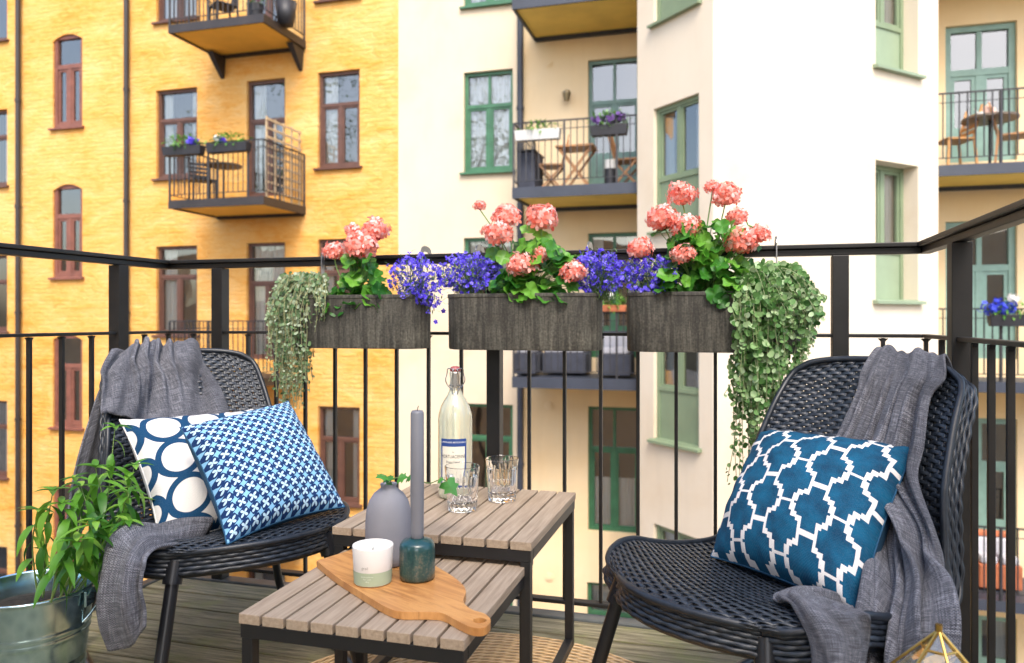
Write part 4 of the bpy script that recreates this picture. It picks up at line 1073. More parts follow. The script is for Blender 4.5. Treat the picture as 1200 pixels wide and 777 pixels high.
# ---------------------------------------------------------------- brass lantern
M_BRASS = simple('brass_wire', (.65,.42,.12), .28, 1., var=.15, bump=0)
lan = empty('brass_lantern', (.628, 1.13, 0), .35, 'faceted brass and glass floor lantern whose pointed top shows beside the near throw', 'lantern')
rng_ = lambda r_, z_, n=6, o=0: [np.array((r_*math.cos(2*math.pi*(k+o)/n), r_*math.sin(2*math.pi*(k+o)/n), z_)) for k in range(n)]
apex = np.array((0, 0, .438)); r1 = rng_(.088, .345); r2 = rng_(.105, .22); r3 = rng_(.075, .006)
f_ = MB(); gl = MB()
for k in range(6):
    j = (k+1) % 6
    for a, b in ((apex, r1[k]), (r1[k], r1[j]), (r1[k], r2[k]), (r2[k], r2[j]), (r2[k], r3[k]), (r3[k], r3[j])): f_.tube([a, b], .0022, 6)
    tt = .28; f_.tube([apex*(1-tt)+r1[k]*tt, apex*(1-tt)+r1[j]*tt], .0016, 6)
    gl.add([r1[k]*.985, r1[j]*.985, r2[j]*.985, r2[k]*.985], [(0,1,2,3)]); gl.add([r2[k]*.985, r2[j]*.985, r3[j]*.985, r3[k]*.985], [(0,1,2,3)])
    gl.add([apex*.995, r1[k]*.98, r1[j]*.98], [(0,1,2)])
f_.tube([apex-np.array((0,0,.004)), apex+np.array((0,0,.008))], .005, 8)
f_.add(r3, [tuple(range(6))])
f_.build('lantern_frame', M_BRASS, lan); gl.build('lantern_glass', M_PANE, lan)
m = MB(); m.lathe([(0,.008),(.03,.008),(.031,.16),(.0,.158)], (0,0,0), 24); m.build('pillar_candle', M_WAX, lan, smooth=False, auto=40)

# ---------------------------------------------------------------- bucket with a leafy herb
def mat_zinc():
    q = Mat('galvanised_zinc', (.42,.46,.48), .3, 1.)
    vo = q.nt.nodes.new('ShaderNodeTexVoronoi'); q.nt.links.new(q.tc('Object', (1,1,.7)), vo.inputs[0]); vo.inputs['Scale'].default_value = 55
    v = E(q.nt, vo.outputs[0]); n = q.noise(q.tc(), 9, 4)
    q.color(q.ramp(v*.5+n*.6, [(.25, (.40,.58,.66)), (.75, (.62,.84,.92))])); q.roughn(n*.22+.12); q.bump(n, .2, .003); return q.m
M_ZINC = mat_zinc()
bk = empty('zinc_bucket', (-1.095, 1.75, 0), 0, 'galvanised zinc bucket on the deck holding a leafy green herb', 'bucket')
pr = []
for z in np.linspace(0, .28, 57):
    r_ = .098+.029*z/.28
    for zc in (.105, .185, .200): r_ += .0028*math.exp(-((z-zc)/.0035)**2)
    pr.append((r_, z))
pr = [(0, .004), (.09, .003)]+pr+[(.1305,.281),(.1305,.286),(.1265,.2875),(.1245,.283),(.1225,.25),(.105,.06),(0,.06)]
lathe_obj('bucket_body', pr, M_ZINC, bk, 72)
for s_ in (-1, 1):
    m = MB(); m.box((s_*.132, 0, .262), (.006, .035, .035)); m.tube([(s_*.138, y_, .268+.012*math.cos(y_*90)) for y_ in np.linspace(-.016, .016, 9)], .003, 6)
    m.build('handle_ear', M_ZINC, bk, bev=.001)
pts = [(.145*math.cos(a), .04-.13*abs(math.sin(a))*.6, .27-.11*math.sin(a)) for a in np.linspace(math.pi, 0, 30)]
m = MB(); m.tube(pts, .0028, 8); m.build('handle', M_ZINC, bk, smooth=True)
lathe_obj('soil', [(.121,.235),(.08,.243),(0,.246)], simple('potting_soil', (.03,.022,.015), .95, var=.5, vs=60, bump=1, bs=90, bd=.01), bk, 40, smooth=False)
def lance(mb, p, d, nrm, L, w, curl=.35, m=6):
    """pointed leaf folded along its midrib, bending down"""
    d, s_, n_ = basis(d, nrm); p = np.array(p, float); vs = []; pos = p.copy(); dr_ = d.copy()
    for i in range(m+1):
        t_ = i/m; ww = w*(math.sin(math.pi*min(1, t_**.75)))**.9*.5 if 0 < i < m else w*.04
        vs += [pos-s_*ww+n_*ww*.35, pos, pos+s_*ww+n_*ww*.35]
        dr_ = dr_-n_*curl/m; dr_ /= np.linalg.norm(dr_); pos = pos+dr_*L/m
    mb.add(vs, [(3*i+a, 3*i+a+1, 3*i+a+4, 3*i+a+3) for i in range(m) for a in (0, 1)])
M_HERB = leafmat('herb_leaf', [(.03,.13,.012), (.08,.25,.02), (.15,.38,.035), (.28,.50,.07)], .4, .3)
hb = empty('leafy_herb', (-1.095, 1.75, .24), 0, 'bushy green herb with long drooping leaves growing out of the zinc bucket', 'plant')
st_, lf = MB(), MB()
targets = [((70,690,1.74),(120,610,1.80),(135,500,1.80), 13), ((80,690,1.74),(118,600,1.76),(112,548,1.75), 12), ((82,685,1.80),(140,610,1.80),(158,545,1.82), 12),
           ((85,690,1.80),(135,620,1.75),(150,575,1.72), 12), ((75,695,1.70),(105,620,1.70),(95,570,1.70), 12), ((62,690,1.70),(85,625,1.68),(72,590,1.66), 11),
           ((50,690,1.70),(55,620,1.68),(62,575,1.66), 8), ((45,695,1.72),(38,640,1.70),(45,598,1.68), 7), ((88,685,1.82),(150,600,1.84),(128,555,1.86), 11),
           ((70,690,1.68),(98,640,1.64),(112,610,1.62), 10), ((90,685,1.76),(128,640,1.72),(150,610,1.70), 10), ((60,695,1.66),(70,655,1.64),(90,635,1.60), 8), ((72,690,1.78),(96,600,1.82),(88,560,1.84), 10)]
for (a, b, c, nl) in targets:
    P = crom([at(*a)+np.array((0,0,-.02)), at(*b), at(*c)], 30); st_.tube(P, list(np.linspace(.0022, .001, 30)), 6)
    for i in range(int(nl*1.35)):
        t_ = .25+.75*(i/(nl*1.35)); p = P[min(29, int(t_*29))]; az_ = i*2.4+RNG.uniform(-.4, .4); up_ = RNG.uniform(-.9, .25) if t_ < .9 else RNG.uniform(-.2, .6)
        top = c[1] < 520 and t_ > .4
        if top and i < nl*1.35-6: continue
        lance(lf, p, (math.cos(az_), math.sin(az_), up_), (0, 0, 1), RNG.uniform(.05, .095)*(.6 if t_ > .93 else 1), RNG.uniform(.014, .023), RNG.uniform(.8, 2.2))
    for k in range(6): lance(lf, P[-1], (math.cos(k*1.05), math.sin(k*1.05), RNG.uniform(-.1, .7)), (0, 0, 1), RNG.uniform(.03, .05), .015, .6)
st_.build('stems', simple('pale_green_stem', (.22,.33,.10), .55), hb, world=True, smooth=True)
lf.build('leaves', M_HERB, hb, world=True, smooth=True)
# ================================================================ planters hooked on the rail
def s_of(px, t):
    r = np.array(((px-600)/900, 1.)); o = PL-V2*t      # point o + U2*s on ray k*r
    Mx = np.array([[U2[0], -r[0]], [U2[1], -r[1]]]); s_, k_ = np.linalg.solve(Mx, -o); return float(s_), float(k_)
def pt(px, py, t):
    s_, k_ = s_of(px, t); return np.array((px-600, 0, 0))/900*k_+np.array((0, k_, EYE+(374-py)/900*k_))
PT = .118; PW = .150
s_l, _ = s_of(528, PT); s_r, kk = s_of(705.5, PT); PLN = s_r-s_l; PC = [s_of(502, PT)[0]-PLN/2, (s_l+s_r)/2, s_of(735, PT)[0]+PLN/2]
PZ1 = pt(616, 343.5, PT+PW/2)[2]; PZ0 = pt(616, 411, PT+PW/2)[2]; PHt = PZ1-PZ0
def mat_bark():
    q = Mat('weathered_dark_zinc', (.08,.075,.06), .8)
    n = q.noise(q.tc('Object', (1, 1, .07)), 90, 6, .7, .3); n2 = q.noise(q.tc(), 7, 5, .65)
    q.color(q.ramp(n*.5+n2*.3+q.noise(q.tc(), 160, 3)*.25, [(.38, (.012,.011,.009)), (.5, (.040,.037,.030)), (.60, (.095,.09,.072)), (.74, (.24,.225,.185))])); q.bump(n+n2*.5, .7, .003); q.roughn(n2*.3+.5); return q.m
M_POT = mat_bark()
M_SOIL = bpy.data.materials['potting_soil']; M_HOOK = simple('galvanised_hook', (.30,.30,.31), .35, .9, var=.3, vs=40)
def oval(n=72, L=1., W=1., r=.075):
    """stadium outline, half sizes L/2, W/2"""
    hl, hw = L/2, W/2; r = min(r, hw); pts = []
    for cx, cy, a0 in ((hl-r, hw-r, 0), (-hl+r, hw-r, 90), (-hl+r, -hw+r, 180), (hl-r, -hw+r, 270)):
        for k in range(n//4): a = R(a0+90*k/(n//4-1)); pts.append((cx+r*math.cos(a), cy+r*math.sin(a)))
    return pts
def planter(i, label):
    c = bp(PC[i], PT, PZ0); t = empty('trough_planter', tuple(c), ROT, label, 'planter', 'dark trough planters hooked on the rail')
    m = MB(); lv = [(0, .90, .0), (.0, .965, .001), (.0, .985, .006), (0, 1.0, PHt-.012), (0, 1.02, PHt-.010), (0, 1.022, PHt-.003), (0, 1.01, PHt), (0, .985, PHt-.001), (0, .97, PHt-.02), (0, .95, .02)]
    rings = []
    for _, k, z in lv:
        o = oval(72, PLN-(1-k)*.16, PW-(1-k)*.16, .068); rings.append([(x, y, z) for x, y in o])
    n = len(rings[0]); m.add([p for r_ in rings for p in r_], [(a*n+b, a*n+(b+1) % n, (a+1)*n+(b+1) % n, (a+1)*n+b) for a in range(len(rings)-1) for b in range(n)]+[tuple(range(n))[::-1]])
    m.build('trough', M_POT, t, auto=35)
    m = MB(); o = oval(72, PLN-.012, PW-.012, .066); m.add([(x, y, PHt-.02) for x, y in o], [tuple(range(len(o)))]); m.build('soil', M_SOIL, t)
    for sx in (-.38, .38):
        h_ = MB(); x = sx*PLN; yb = PW/2+.004; zr = RH-PZ0; yr = PT
        path = crom([(x, yb, .03), (x, yb, zr-.03), (x, yb+.002, zr+.004), (x, yr-.022, zr+.016), (x, yr+.012, zr+.016), (x, yr+.034, zr+.004), (x, yr+.036, zr-.03)], 30)
        for a, b in zip(path[:-1], path[1:]): h_.bar(a, b, .018, .003, (1, 0, 0))
        h_.build('hook', M_HOOK, t)
    return t
planter(0, 'dark oval trough planter with silvery trailing plant, nearest the yellow house')
planter(1, 'middle dark oval trough planter, hanging above the lemonade bottle')
planter(2, 'dark oval trough planter holding the long green trailing plant above the trellis cushion')

# ---------------------------------------------------------------- plants
M_GLEAF = leafmat('geranium_leaf', [(.018,.11,.012), (.04,.19,.02), (.08,.28,.025), (.17,.42,.05)], .42, .3)
M_GSTEM = simple('geranium_stem', (.16,.30,.08), .5)
M_CORAL = leafmat('coral_petals', [(.84,.16,.11), (.90,.29,.22), (.92,.44,.38), (.94,.70,.67)], .6, .3)
M_LOBE = leafmat('violet_blue_petals', [(.045,.015,.50), (.07,.035,.66), (.13,.09,.76), (.26,.22,.85)], .6, .3)
M_LSTEM = leafmat('lobelia_green', [(.05,.12,.03), (.12,.22,.07), (.2,.3,.12)], .5, .2)
def round_leaf(mb, p, nrm, r_, seed):
    n_, s_, t_ = basis(nrm, (RNG.normal(), RNG.normal(), RNG.normal())); p = np.array(p, float); m = 22; vs = [p-n_*r_*.12]
    for ring, rr in ((0, .55), (1, 1.0)):
        for k in range(m):
            a = 2*math.pi*k/m; q = rr*(1+(.07*math.cos(a*8) if ring else 0)); 
            if abs(((a+math.pi) % (2*math.pi))-math.pi) < .2: q *= .62
            wob = .16*math.sin(a*4+seed)*(rr**2)+.10*rr*rr
            vs.append(p+s_*q*r_*math.cos(a)+t_*q*r_*math.sin(a)+n_*wob*r_)
    fs = [(0, 1+k, 1+(k+1) % m) for k in range(m)]+[(1+k, 1+m+k, 1+m+(k+1) % m, 1+(k+1) % m) for k in range(m)]
    mb.add(vs, fs)
def floret(mb, p, nrm, r_, np_=5, w=.62, cup=.25):
    n_, s_, t_ = basis(nrm, (RNG.normal(), RNG.normal(), RNG.normal())); a0 = RNG.uniform(0, 6)
    for k in range(np_):
        a = a0+2*math.pi*k/np_; d = s_*math.cos(a)+t_*math.sin(a); e = np.cross(n_, d)
        q = r_*RNG.uniform(.85, 1.1)
        mb.add([p, p+d*q*.55+e*q*w*.5+n_*q*cup*.6, p+d*q+e*q*w*.28+n_*q*cup*.45, p+d*q-e*q*w*.28+n_*q*cup*.45, p+d*q*.55-e*q*w*.5+n_*q*cup*.6], [(0,1,2,3,4)])
def head(parent, c, r_, n=46):
    m = MB(); c = np.array(c, float)
    for k in range(n):
        z = 1-1.55*(k+.5)/n; a = k*2.39996; q = math.sqrt(max(0, 1-z*z)); d = np.array((q*math.cos(a), q*math.sin(a), z*.85))+RNG.normal(0, .07, 3)
        floret(m, c+d*r_*RNG.uniform(.78, .98), d+RNG.normal(0, .2, 3), r_*RNG.uniform(.30, .40), cup=.15)
    for k in range(26):
        d = RNG.normal(0, 1, 3); d /= np.linalg.norm(d); floret(m, c+d*r_*.55, d, r_*.35)
    return m.build('flower_head', M_CORAL, parent, world=True)
def geranium(i, heads, base_px, boxr, label, nleaf, special=()):
    base = pt(base_px, 350, PT); base[2] = PZ1-.02
    root = empty('geranium', tuple(base), 0, label, 'geranium', 'coral geraniums in the trough planters')
    sm, lf_ = MB(), MB()
    for (x, y, r_, t_) in heads:
        c = pt(x, y, t_); k_ = c[1]; head(root, c, r_*k_/900*1.08, 26 if r_ < 11 else 42)
        mid_ = (c+base)/2+np.array((RNG.uniform(-.02, .02), RNG.uniform(-.01, .01), .01)); sm.tube(crom([base, mid_, c-np.array((0, 0, .01))], 14), .0019, 6)
    x0, x1, y0, y1 = boxr
    for k in range(nleaf):
        while True:
            u_, v_ = RNG.uniform(-1, 1), RNG.uniform(0, 1)
            if abs(u_) < .45+.6*v_ or RNG.random() < .1: break
        px, py = (x0+x1)/2+u_*(x1-x0)/2, y0+(y1-y0)*v_; t_ = PT+RNG.uniform(-.06, .085)
        p = pt(px, py, t_); rad = RNG.uniform(.017, .031)
        nr = np.array((RNG.normal(0, .5)+u_*.5, RNG.uniform(-1.0, .1), RNG.uniform(.1, 1.1))); round_leaf(lf_, p, nr, rad, RNG.uniform(0, 6))
        sm.tube(crom([base+np.array((u_*.04, 0, 0)), (p+base)/2+np.array((0, 0, .015)), p], 8), .0011, 5)
    for (px, py, t_, rad, nr) in special: round_leaf(lf_, pt(px, py, t_), np.array(nr, float), rad, 1.)
    sm.build('stems', M_GSTEM, root, world=True, smooth=True); lf_.build('leaves', M_GLEAF, root, world=True, smooth=True)
geranium(0, [(440,271,16,.12), (423,288,20,.16), (391,295,12,.14), (414,271,10,.10)], 418, (382,458,302,364), 'coral geranium with one dense cluster of heads, growing nearest the yellow house side', 85)
geranium(1, [(562,241,7,.12), (594,254,16,.13), (586,275,16,.16), (571,270,8,.15), (635,256,18,.13), (633,299,11,.16), (612,312,17,.19), (671,320,15,.19)], 618, (572,688,285,350), 'coral geranium with a small half-open head on a long stalk, in the middle planter', 115,
         [(620,268,.13,.026,(-.2,-.7,.7)), (636,278,.13,.030,(.3,-.7,.6)), (648,292,.14,.028,(.5,-.7,.6)), (656,303,.15,.026,(.4,-.8,.5)), (578,298,.14,.026,(-.3,-.8,.5)), (590,302,.16,.024,(0,-.9,.4))])
geranium(2, [(799,229,16,.13), (776,257,18,.14), (804,267,16,.16), (750,292,14,.17), (801,298,14,.19), (835,219,10,.10), (851,229,16,.12), (864,255,12,.12), (869,283,19,.15), (891,275,12,.13)], 822, (764,885,262,350), 'tall coral geranium with ten heads, in the planter beside the long green trailing plant', 150,
         [(842,262,.12,.020,(.1,-.6,.8)), (838,345,.20,.026,(0,-1,.1)), (845,352,.20,.022,(.1,-1,0))])
def lobelia(cx, cy, rx, ry, t0, n, label, hang=()):
    base = pt(cx, 348, t0); base[2] = PZ1-.02
    root = empty('lobelia', tuple(base), 0, label, 'lobelia', 'blue lobelias in the trough planters'); fl, sm = MB(), MB()
    pts_ = []
    for k in range(n):
        a = RNG.uniform(0, 2*math.pi); q = math.sqrt(RNG.uniform(0, 1))*(1.08 if RNG.random() < .8 else 1.3); x, y = cx+rx*q*math.cos(a), cy+ry*q*math.sin(a)
        p = pt(x, y, t0+RNG.uniform(-.06, .06)); pts_.append(p)
    for (hx, hy, m_) in hang:
        for k in range(m_): pts_.append(pt(hx+RNG.normal(0, 5), hy+RNG.normal(0, 8), t0+RNG.uniform(-.02, .04)))
    for p in pts_:
        d = np.array((RNG.normal(0, .6), RNG.normal(-.7, .5), RNG.normal(.35, .5)))
        floret(fl, p, d, RNG.uniform(.0055, .0085), 3 if RNG.random() < .5 else 5, .8, .1)
        if RNG.random() < .35:
            b_ = base+np.array((RNG.normal(0, .02), RNG.normal(0, .01), 0)); sm.tube(crom([b_, (p+b_)/2+np.array((0, 0, .02)), p], 8), .0006, 4, cap=False)
        if RNG.random() < .8: lance(sm, p-d*.008+RNG.normal(0, .006, 3), RNG.normal(0, 1, 3), (0, 0, 1), RNG.uniform(.010, .02), .004, .3, 3)
    sm.build('stems', M_LSTEM, root, world=True); fl.build('blossoms', M_LOBE, root, world=True)
lobelia(486, 326, 28, 24, PT+.02, 330, 'blue lobelia spilling over the end of the planter between it and the middle one', [(508,352,22), (492,352,10)])
lobelia(549, 321, 34, 20, PT+.01, 430, 'dense deep blue lobelia at the end of the middle planter, above the bottle', [(520,350,8)])
lobelia(702, 319, 30, 23, PT+.01, 400, 'blue lobelia in the middle planter beside the gap to the next planter')
lobelia(762, 322, 30, 20, PT+.02, 330, 'blue lobelia below the lowest coral head of the tall geranium')

def trail(root_px, spec, matL, matS, label, name, leaf_r, seed, ncurl=0):
    """hanging plant: spec rows (px, t, y_top, y_end) strands"""
    base = pt(root_px, 348, PT); base[2] = PZ1-.01
    root = empty(name, tuple(base), 0, label, 'trailing plant'); lf_, sm = MB(), MB(); rs = np.random.default_rng(seed)
    for (x0, x1, t1, ytop, yend, dens) in spec:
        p0 = pt(x0, 348+rs.uniform(-4, 2), PT+rs.uniform(-.03, .05)); p0[2] = PZ1-.01
        p1 = pt((x0+x1)/2, ytop, PT+(t1-PT)*.6); p2 = pt(x1, max(ytop+18, min(yend-5, 362)), t1); p3 = pt(x1+rs.normal(0, 3), yend, t1-.01)
        mids_ = [p2*(1-f_)+p3*f_+np.array((rs.normal(0, .005), rs.normal(0, .005), 0)) for f_ in (.33, .66)] if yend > 380 else []
        if mids_ and rs.random() < .25: p3 = p3+np.array((rs.uniform(-.03, .02), 0, .015))
        P = crom([p0, p1, p2]+mids_+[p3], 60); sm.tube(P, .0011 if leaf_r < .007 else .0009, 4, cap=False)
        Ls = np.r_[0, np.cumsum(np.linalg.norm(np.diff(P, axis=0), axis=1))]; n = int(Ls[-1]/dens)
        for k in range(n):
            i = int(np.searchsorted(Ls, Ls[-1]*(k+.5)/n)); i = min(i, 59); p = P[i]+rs.normal(0, .003, 3)
            tip = 1-.45*max(0, (k/n-.6)/.4); r_ = leaf_r*rs.uniform(.65, 1.15)*tip
            d = np.array((rs.normal(0, .8), rs.normal(-.9, .45), rs.normal(.1, .6))); n_, s_, t_ = basis(d, rs.normal(0, 1, 3))
            c = p+s_*r_*1.1; m = 9; vs = [c-n_*r_*.2]
            for q in range(m): a = 2*math.pi*q/m; rr = r_*(.72 if q == 0 else 1); vs.append(c+(s_*-math.cos(a)+t_*math.sin(a)*1.15)*rr+n_*r_*.12*math.sin(2*a))
            lf_.add(vs, [(0, 1+q, 1+(q+1) % m) for q in range(m)])
    sm.build('trailing_stems', matS, root, world=True); lf_.build('leaves', matL, root, world=True, smooth=True)
M_SILV = leafmat('silver_green_leaf', [(.05,.15,.03), (.12,.27,.07), (.25,.41,.16), (.46,.60,.36)], .55, .25)
M_SILV2 = leafmat('pale_silver_leaf', [(.08,.17,.06), (.16,.27,.12), (.28,.38,.22), (.48,.56,.42)], .6, .25)
M_VSTEM = simple('pale_vine_stem', (.24,.28,.14), .6); M_VSTEM2 = simple('straw_vine_stem', (.26,.27,.13), .6)
rs = np.random.default_rng(5); spec = []
for k in range(175):
    x1 = rs.uniform(868, 962); f_ = (x1-858)/104
    # silhouette of the hanging mass: short at its outer edge, long under the pot's end
    lim = np.interp(x1, [858, 866, 885, 905, 930, 950, 962], [360, 470, 560, 520, 470, 415, 380])
    yend = lim-abs(rs.normal(0, 1))*np.interp(x1, [858, 890, 962], [60, 95, 50])
    spec.append((rs.uniform(866, 915), x1+(-3 if f_ < .2 else 0), PT+rs.uniform(.02, .135) if x1 < 930 else PT+rs.uniform(-.07, .12), rs.uniform(314, 340), max(350, yend), .0105))
for k in range(90):
    x1 = rs.uniform(868, 955); spec.append((rs.uniform(866, 915), x1, PT+rs.uniform(-.05, .11), rs.uniform(310, 330), rs.uniform(335, 372), .0095))
for k in range(7): spec.append((870, rs.uniform(862, 884), PT+rs.uniform(.03, .1), 325, rs.uniform(560, 588), .0135))
for k in range(7): x1 = rs.uniform(858, 874); spec.append((rs.uniform(866, 880), x1, PT+rs.uniform(.085, .125), rs.uniform(325, 340), rs.uniform(362, 420), .013))
trail(885, spec, M_SILV, M_VSTEM, 'long green trailing plant cascading from the planter end past the trellis cushion', 'trailing_plant', .0088, 11)
spec = []
for k in range(150):
    x1 = rs.uniform(314, 384); lim = np.interp(x1, [314, 322, 335, 355, 368, 384], [420, 465, 490, 480, 430, 372])
    spec.append((rs.uniform(345, 385), x1, PT+rs.uniform(-.03, .12), rs.uniform(322, 342), max(348, lim-abs(rs.normal(0, 1))*50), .015))
for k in range(60): spec.append((rs.uniform(345, 385), rs.uniform(320, 382), PT+rs.uniform(-.05, .11), rs.uniform(319, 332), rs.uniform(335, 362), .0125))
trail(365, spec, M_SILV2, M_VSTEM2, 'thin silvery trailing plant with straw-coloured strands, hanging above the petal pattern cushion', 'silver_trailing_plant', .0062, 12)

# ================================================================ things on the neighbours' balconies
F_ = WF
def face_thing(name, label, cat, px, z, o, group=None): a = F_.fa(px, o); return empty(name, F_.P(a, z, o), 0, label, cat, group)
M_FG = leafmat('far_foliage', [(.05,.18,.02), (.12,.32,.04), (.25,.5,.08)], .5, .3)
M_BLKP = simple('black_plastic', (.02,.02,.025), .5); M_WHT = simple('white_enamel', (.55,.55,.53), .4, var=.08); M_TERR = simple('terracotta', (.45,.14,.06), .7)
M_WOOD = simple('golden_teak', (.45,.22,.09), .5, var=.3, vs=8); M_GREYF = simple('grey_outdoor_fabric', (.05,.055,.075), .9); M_WHF = simple('white_fabric', (.5,.5,.54), .9, var=.06)
M_PINK = leafmat('pink_petals', [(.8,.1,.3), (.85,.2,.45)], .6); M_PURP = leafmat('purple_petals', [(.12,.05,.25), (.2,.1,.35)], .6); M_WFL = leafmat('white_petals', [(.8,.8,.75), (.7,.7,.7)], .6)
M_BLUEP = leafmat('bright_blue_petals', [(.03,.05,.55), (.07,.1,.7)], .6)
def blob(mb, c, r3, n, size, kind='leaf'):
    for _ in range(n):
        d = RNG.normal(0, 1, 3); d /= np.linalg.norm(d); q = RNG.uniform(.3, 1.05)
        p = np.array(c)+U3*d[0]*r3[0]*q+V3*d[1]*r3[1]*q+Z3*d[2]*r3[2]*q
        if kind == 'leaf': lance(mb, p, d+RNG.normal(0, .5, 3), (0, 0, 1), size*RNG.uniform(.7, 1.3), size*.45, .4, 3)
        else: floret(mb, p, d+RNG.normal(0, .3, 3), size*RNG.uniform(.8, 1.2), 5, .8)
def flower_box(px0, px1, zt, o, mat, label, blooms, h=.16, d=.18, leaves=170, lh=.14):
    a0, a1 = F_.fa(px0, o), F_.fa(px1, o); c = F_.P((a0+a1)/2, zt-h, o); root = empty('flower_box', c, 0, label, 'flower box', 'flower boxes on the neighbours\' balconies')
    m = MB(); e = .02
    m.hexa([F_.P(a0+e, zt-h, o+d/2-e), F_.P(a1-e, zt-h, o+d/2-e), F_.P(a1-e, zt-h, o-d/2+e), F_.P(a0+e, zt-h, o-d/2+e), F_.P(a0, zt, o+d/2), F_.P(a1, zt, o+d/2), F_.P(a1, zt, o-d/2), F_.P(a0, zt, o-d/2)])
    m.build('trough', mat, root, world=True, bev=.008)
    m = MB(); blob(m, F_.P((a0+a1)/2, zt+lh*.45, o), ((a1-a0)*.52, d*.6, lh), leaves, .085); m.build('foliage', M_FG, root, world=True)
    for mt, ps in blooms:
        m = MB()
        for (px, dz, r_) in ps: blob(m, F_.P(F_.fa(px, o), zt+dz, o+.04), (r_, r_, r_*.8), 26, .035, 'f')
        m.build('blossoms', mt, root, world=True)
zr1 = zB+1.0-.02
flower_box(193, 238, zr1-.03, 1.44, M_BLKP, 'black box of green plants with violet blooms only, on the yellow house balcony', [(M_LOBE, [(227, .08, .10)])])
flower_box(244, 292, zr1-.03, 1.44, M_BLKP, 'black box of plants with white and violet blooms, near the yellow house balcony door', [(M_WFL, [(257, .08, .07)]), (M_LOBE, [(261, .05, .08)])])
def fchair(px, o, z, rz, mat, label, folding=False, s=1.0):
    root = face_thing('garden_chair', label, 'chair', px, z, o, 'chairs on the neighbours\' balconies'); root.rotation_euler.z = ROT+rz
    m = MB(); m.box((0, 0, .44), (.42, .40, .03)); m.build('seat', mat, root, bev=.006)
    m = MB()
    for k in range(5 if folding else 4): m.box((0, .20+.02*k, .55+.08*k), (.40, .015, .055))
    for sx in (-1, 1): m.bar((sx*.19, .17, .45), (sx*.19, .29, .92), .03, .02, (0, 1, 0))
    m.build('backrest', mat, root)
    for sx in (-1, 1):
        for a, b in ((((sx*.19, -.19, .43), (sx*.19, .20, 0)), ((sx*.17, .19, .43), (sx*.17, -.22, 0))) if folding else (((sx*.19, -.18, .43), (sx*.2, -.2, 0)), ((sx*.19, .18, .43), (sx*.2, .22, 0)))):
            m = MB(); m.bar(a, b, .035, .02, (1, 0, 0)); m.build('leg', mat, root)
    return root
def ftable(px, o, z, mat, label, h=.72, r=.33, square=False, folding=False):
    root = face_thing('bistro_table', label, 'table', px, z, o, 'tables on the neighbours\' balconies'); root.rotation_euler.z = ROT
    m = MB()
    if square: m.box((0, 0, h-.015), (.62, .5, .03))
    else: m.lathe([(0, h-.03), (r, h-.03), (r, h), (0, h)], (0,0,0), 28)
    m.build('table_top', mat, root, auto=40)
    if folding:
        for sy in (-.2, .2):
            m = MB(); m.bar((-.26, sy, h-.04), (.26, sy, 0), .04, .022, (0, 1, 0)); m.build('leg', mat, root)
            m = MB(); m.bar((.26, sy*.9, h-.04), (-.26, sy*.9, 0), .04, .022, (0, 1, 0)); m.build('leg', mat, root)
    else:
        m = MB(); m.tube([(0,0,0.02),(0,0,h-.03)], .02, 8); m.build('stem', M_BLKP, root)
        m = MB(); m.lathe([(0,.02),(.2,.0),(.2,.02),(0,.05)], (0,0,0), 20); m.build('foot', M_BLKP, root)
    return root
fchair(237, .85, zB, .9, M_BLKP, 'dark chair behind the flower boxes on the yellow house balcony'); ftable(262, .80, zB, simple('dark_table', (.06,.04,.03), .5), 'dark round table behind the flower boxes on the yellow house balcony')
# lattice screen
root = face_thing('lattice_screen', 'pale slatted screen standing at the end of the yellow house balcony', 'screen', 330, zB, .7); m = MB(); a = aB1-.07
for k in range(5): m.hexa([F_.P(a, zB+.01, .12+.27*k), F_.P(a+.02, zB+.01, .12+.27*k), F_.P(a+.02, zB+.01, .16+.27*k), F_.P(a, zB+.01, .16+.27*k), F_.P(a, zB+1.45, .12+.27*k), F_.P(a+.02, zB+1.45, .12+.27*k), F_.P(a+.02, zB+1.45, .16+.27*k), F_.P(a, zB+1.45, .16+.27*k)])
for k in range(9): F_.box(m, a+.021, a+.035, zB+.1+.16*k, zB+.14+.16*k, .1, 1.26)
m.build('lattice', simple('pale_pine', (.50,.38,.24), .7), root, world=True)
z2 = zB+ST
fchair(262, .9, z2, -.6, M_BLKP, 'black chair on the topmost visible balcony of the yellow house')
root = face_thing('potted_plant', 'pink flowering plant on the topmost visible balcony of the yellow house', 'plant', 300, z2, 1.1); m = MB(); c = F_.P(F_.fa(300, 1.1), z2, 1.1); m.lathe([(0,.0),(.10,0),(.14,.3),(.12,.3),(0,.28)], c, 20); m.build('pot', M_BLKP, root, world=True)
m = MB(); blob(m, np.array(c)+Z3*.42, (.18,.18,.16), 90, .07); m.build('foliage', M_FG, root, world=True); m = MB(); blob(m, np.array(c)+Z3*.5, (.17,.17,.12), 60, .035, 'f'); m.build('blossoms', M_PINK, root, world=True)
root = face_thing('plant_pot', 'tall dark pot at the end of the topmost visible balcony', 'pot', 338, z2, .75); m = MB(); m.lathe([(0,0),(.14,0),(.2,.42),(.17,.42),(.15,.36),(0,.36)], F_.P(F_.fa(335, .8), z2, .8), 24); m.build('pot_body', M_BLKP, root, world=True, smooth=True)
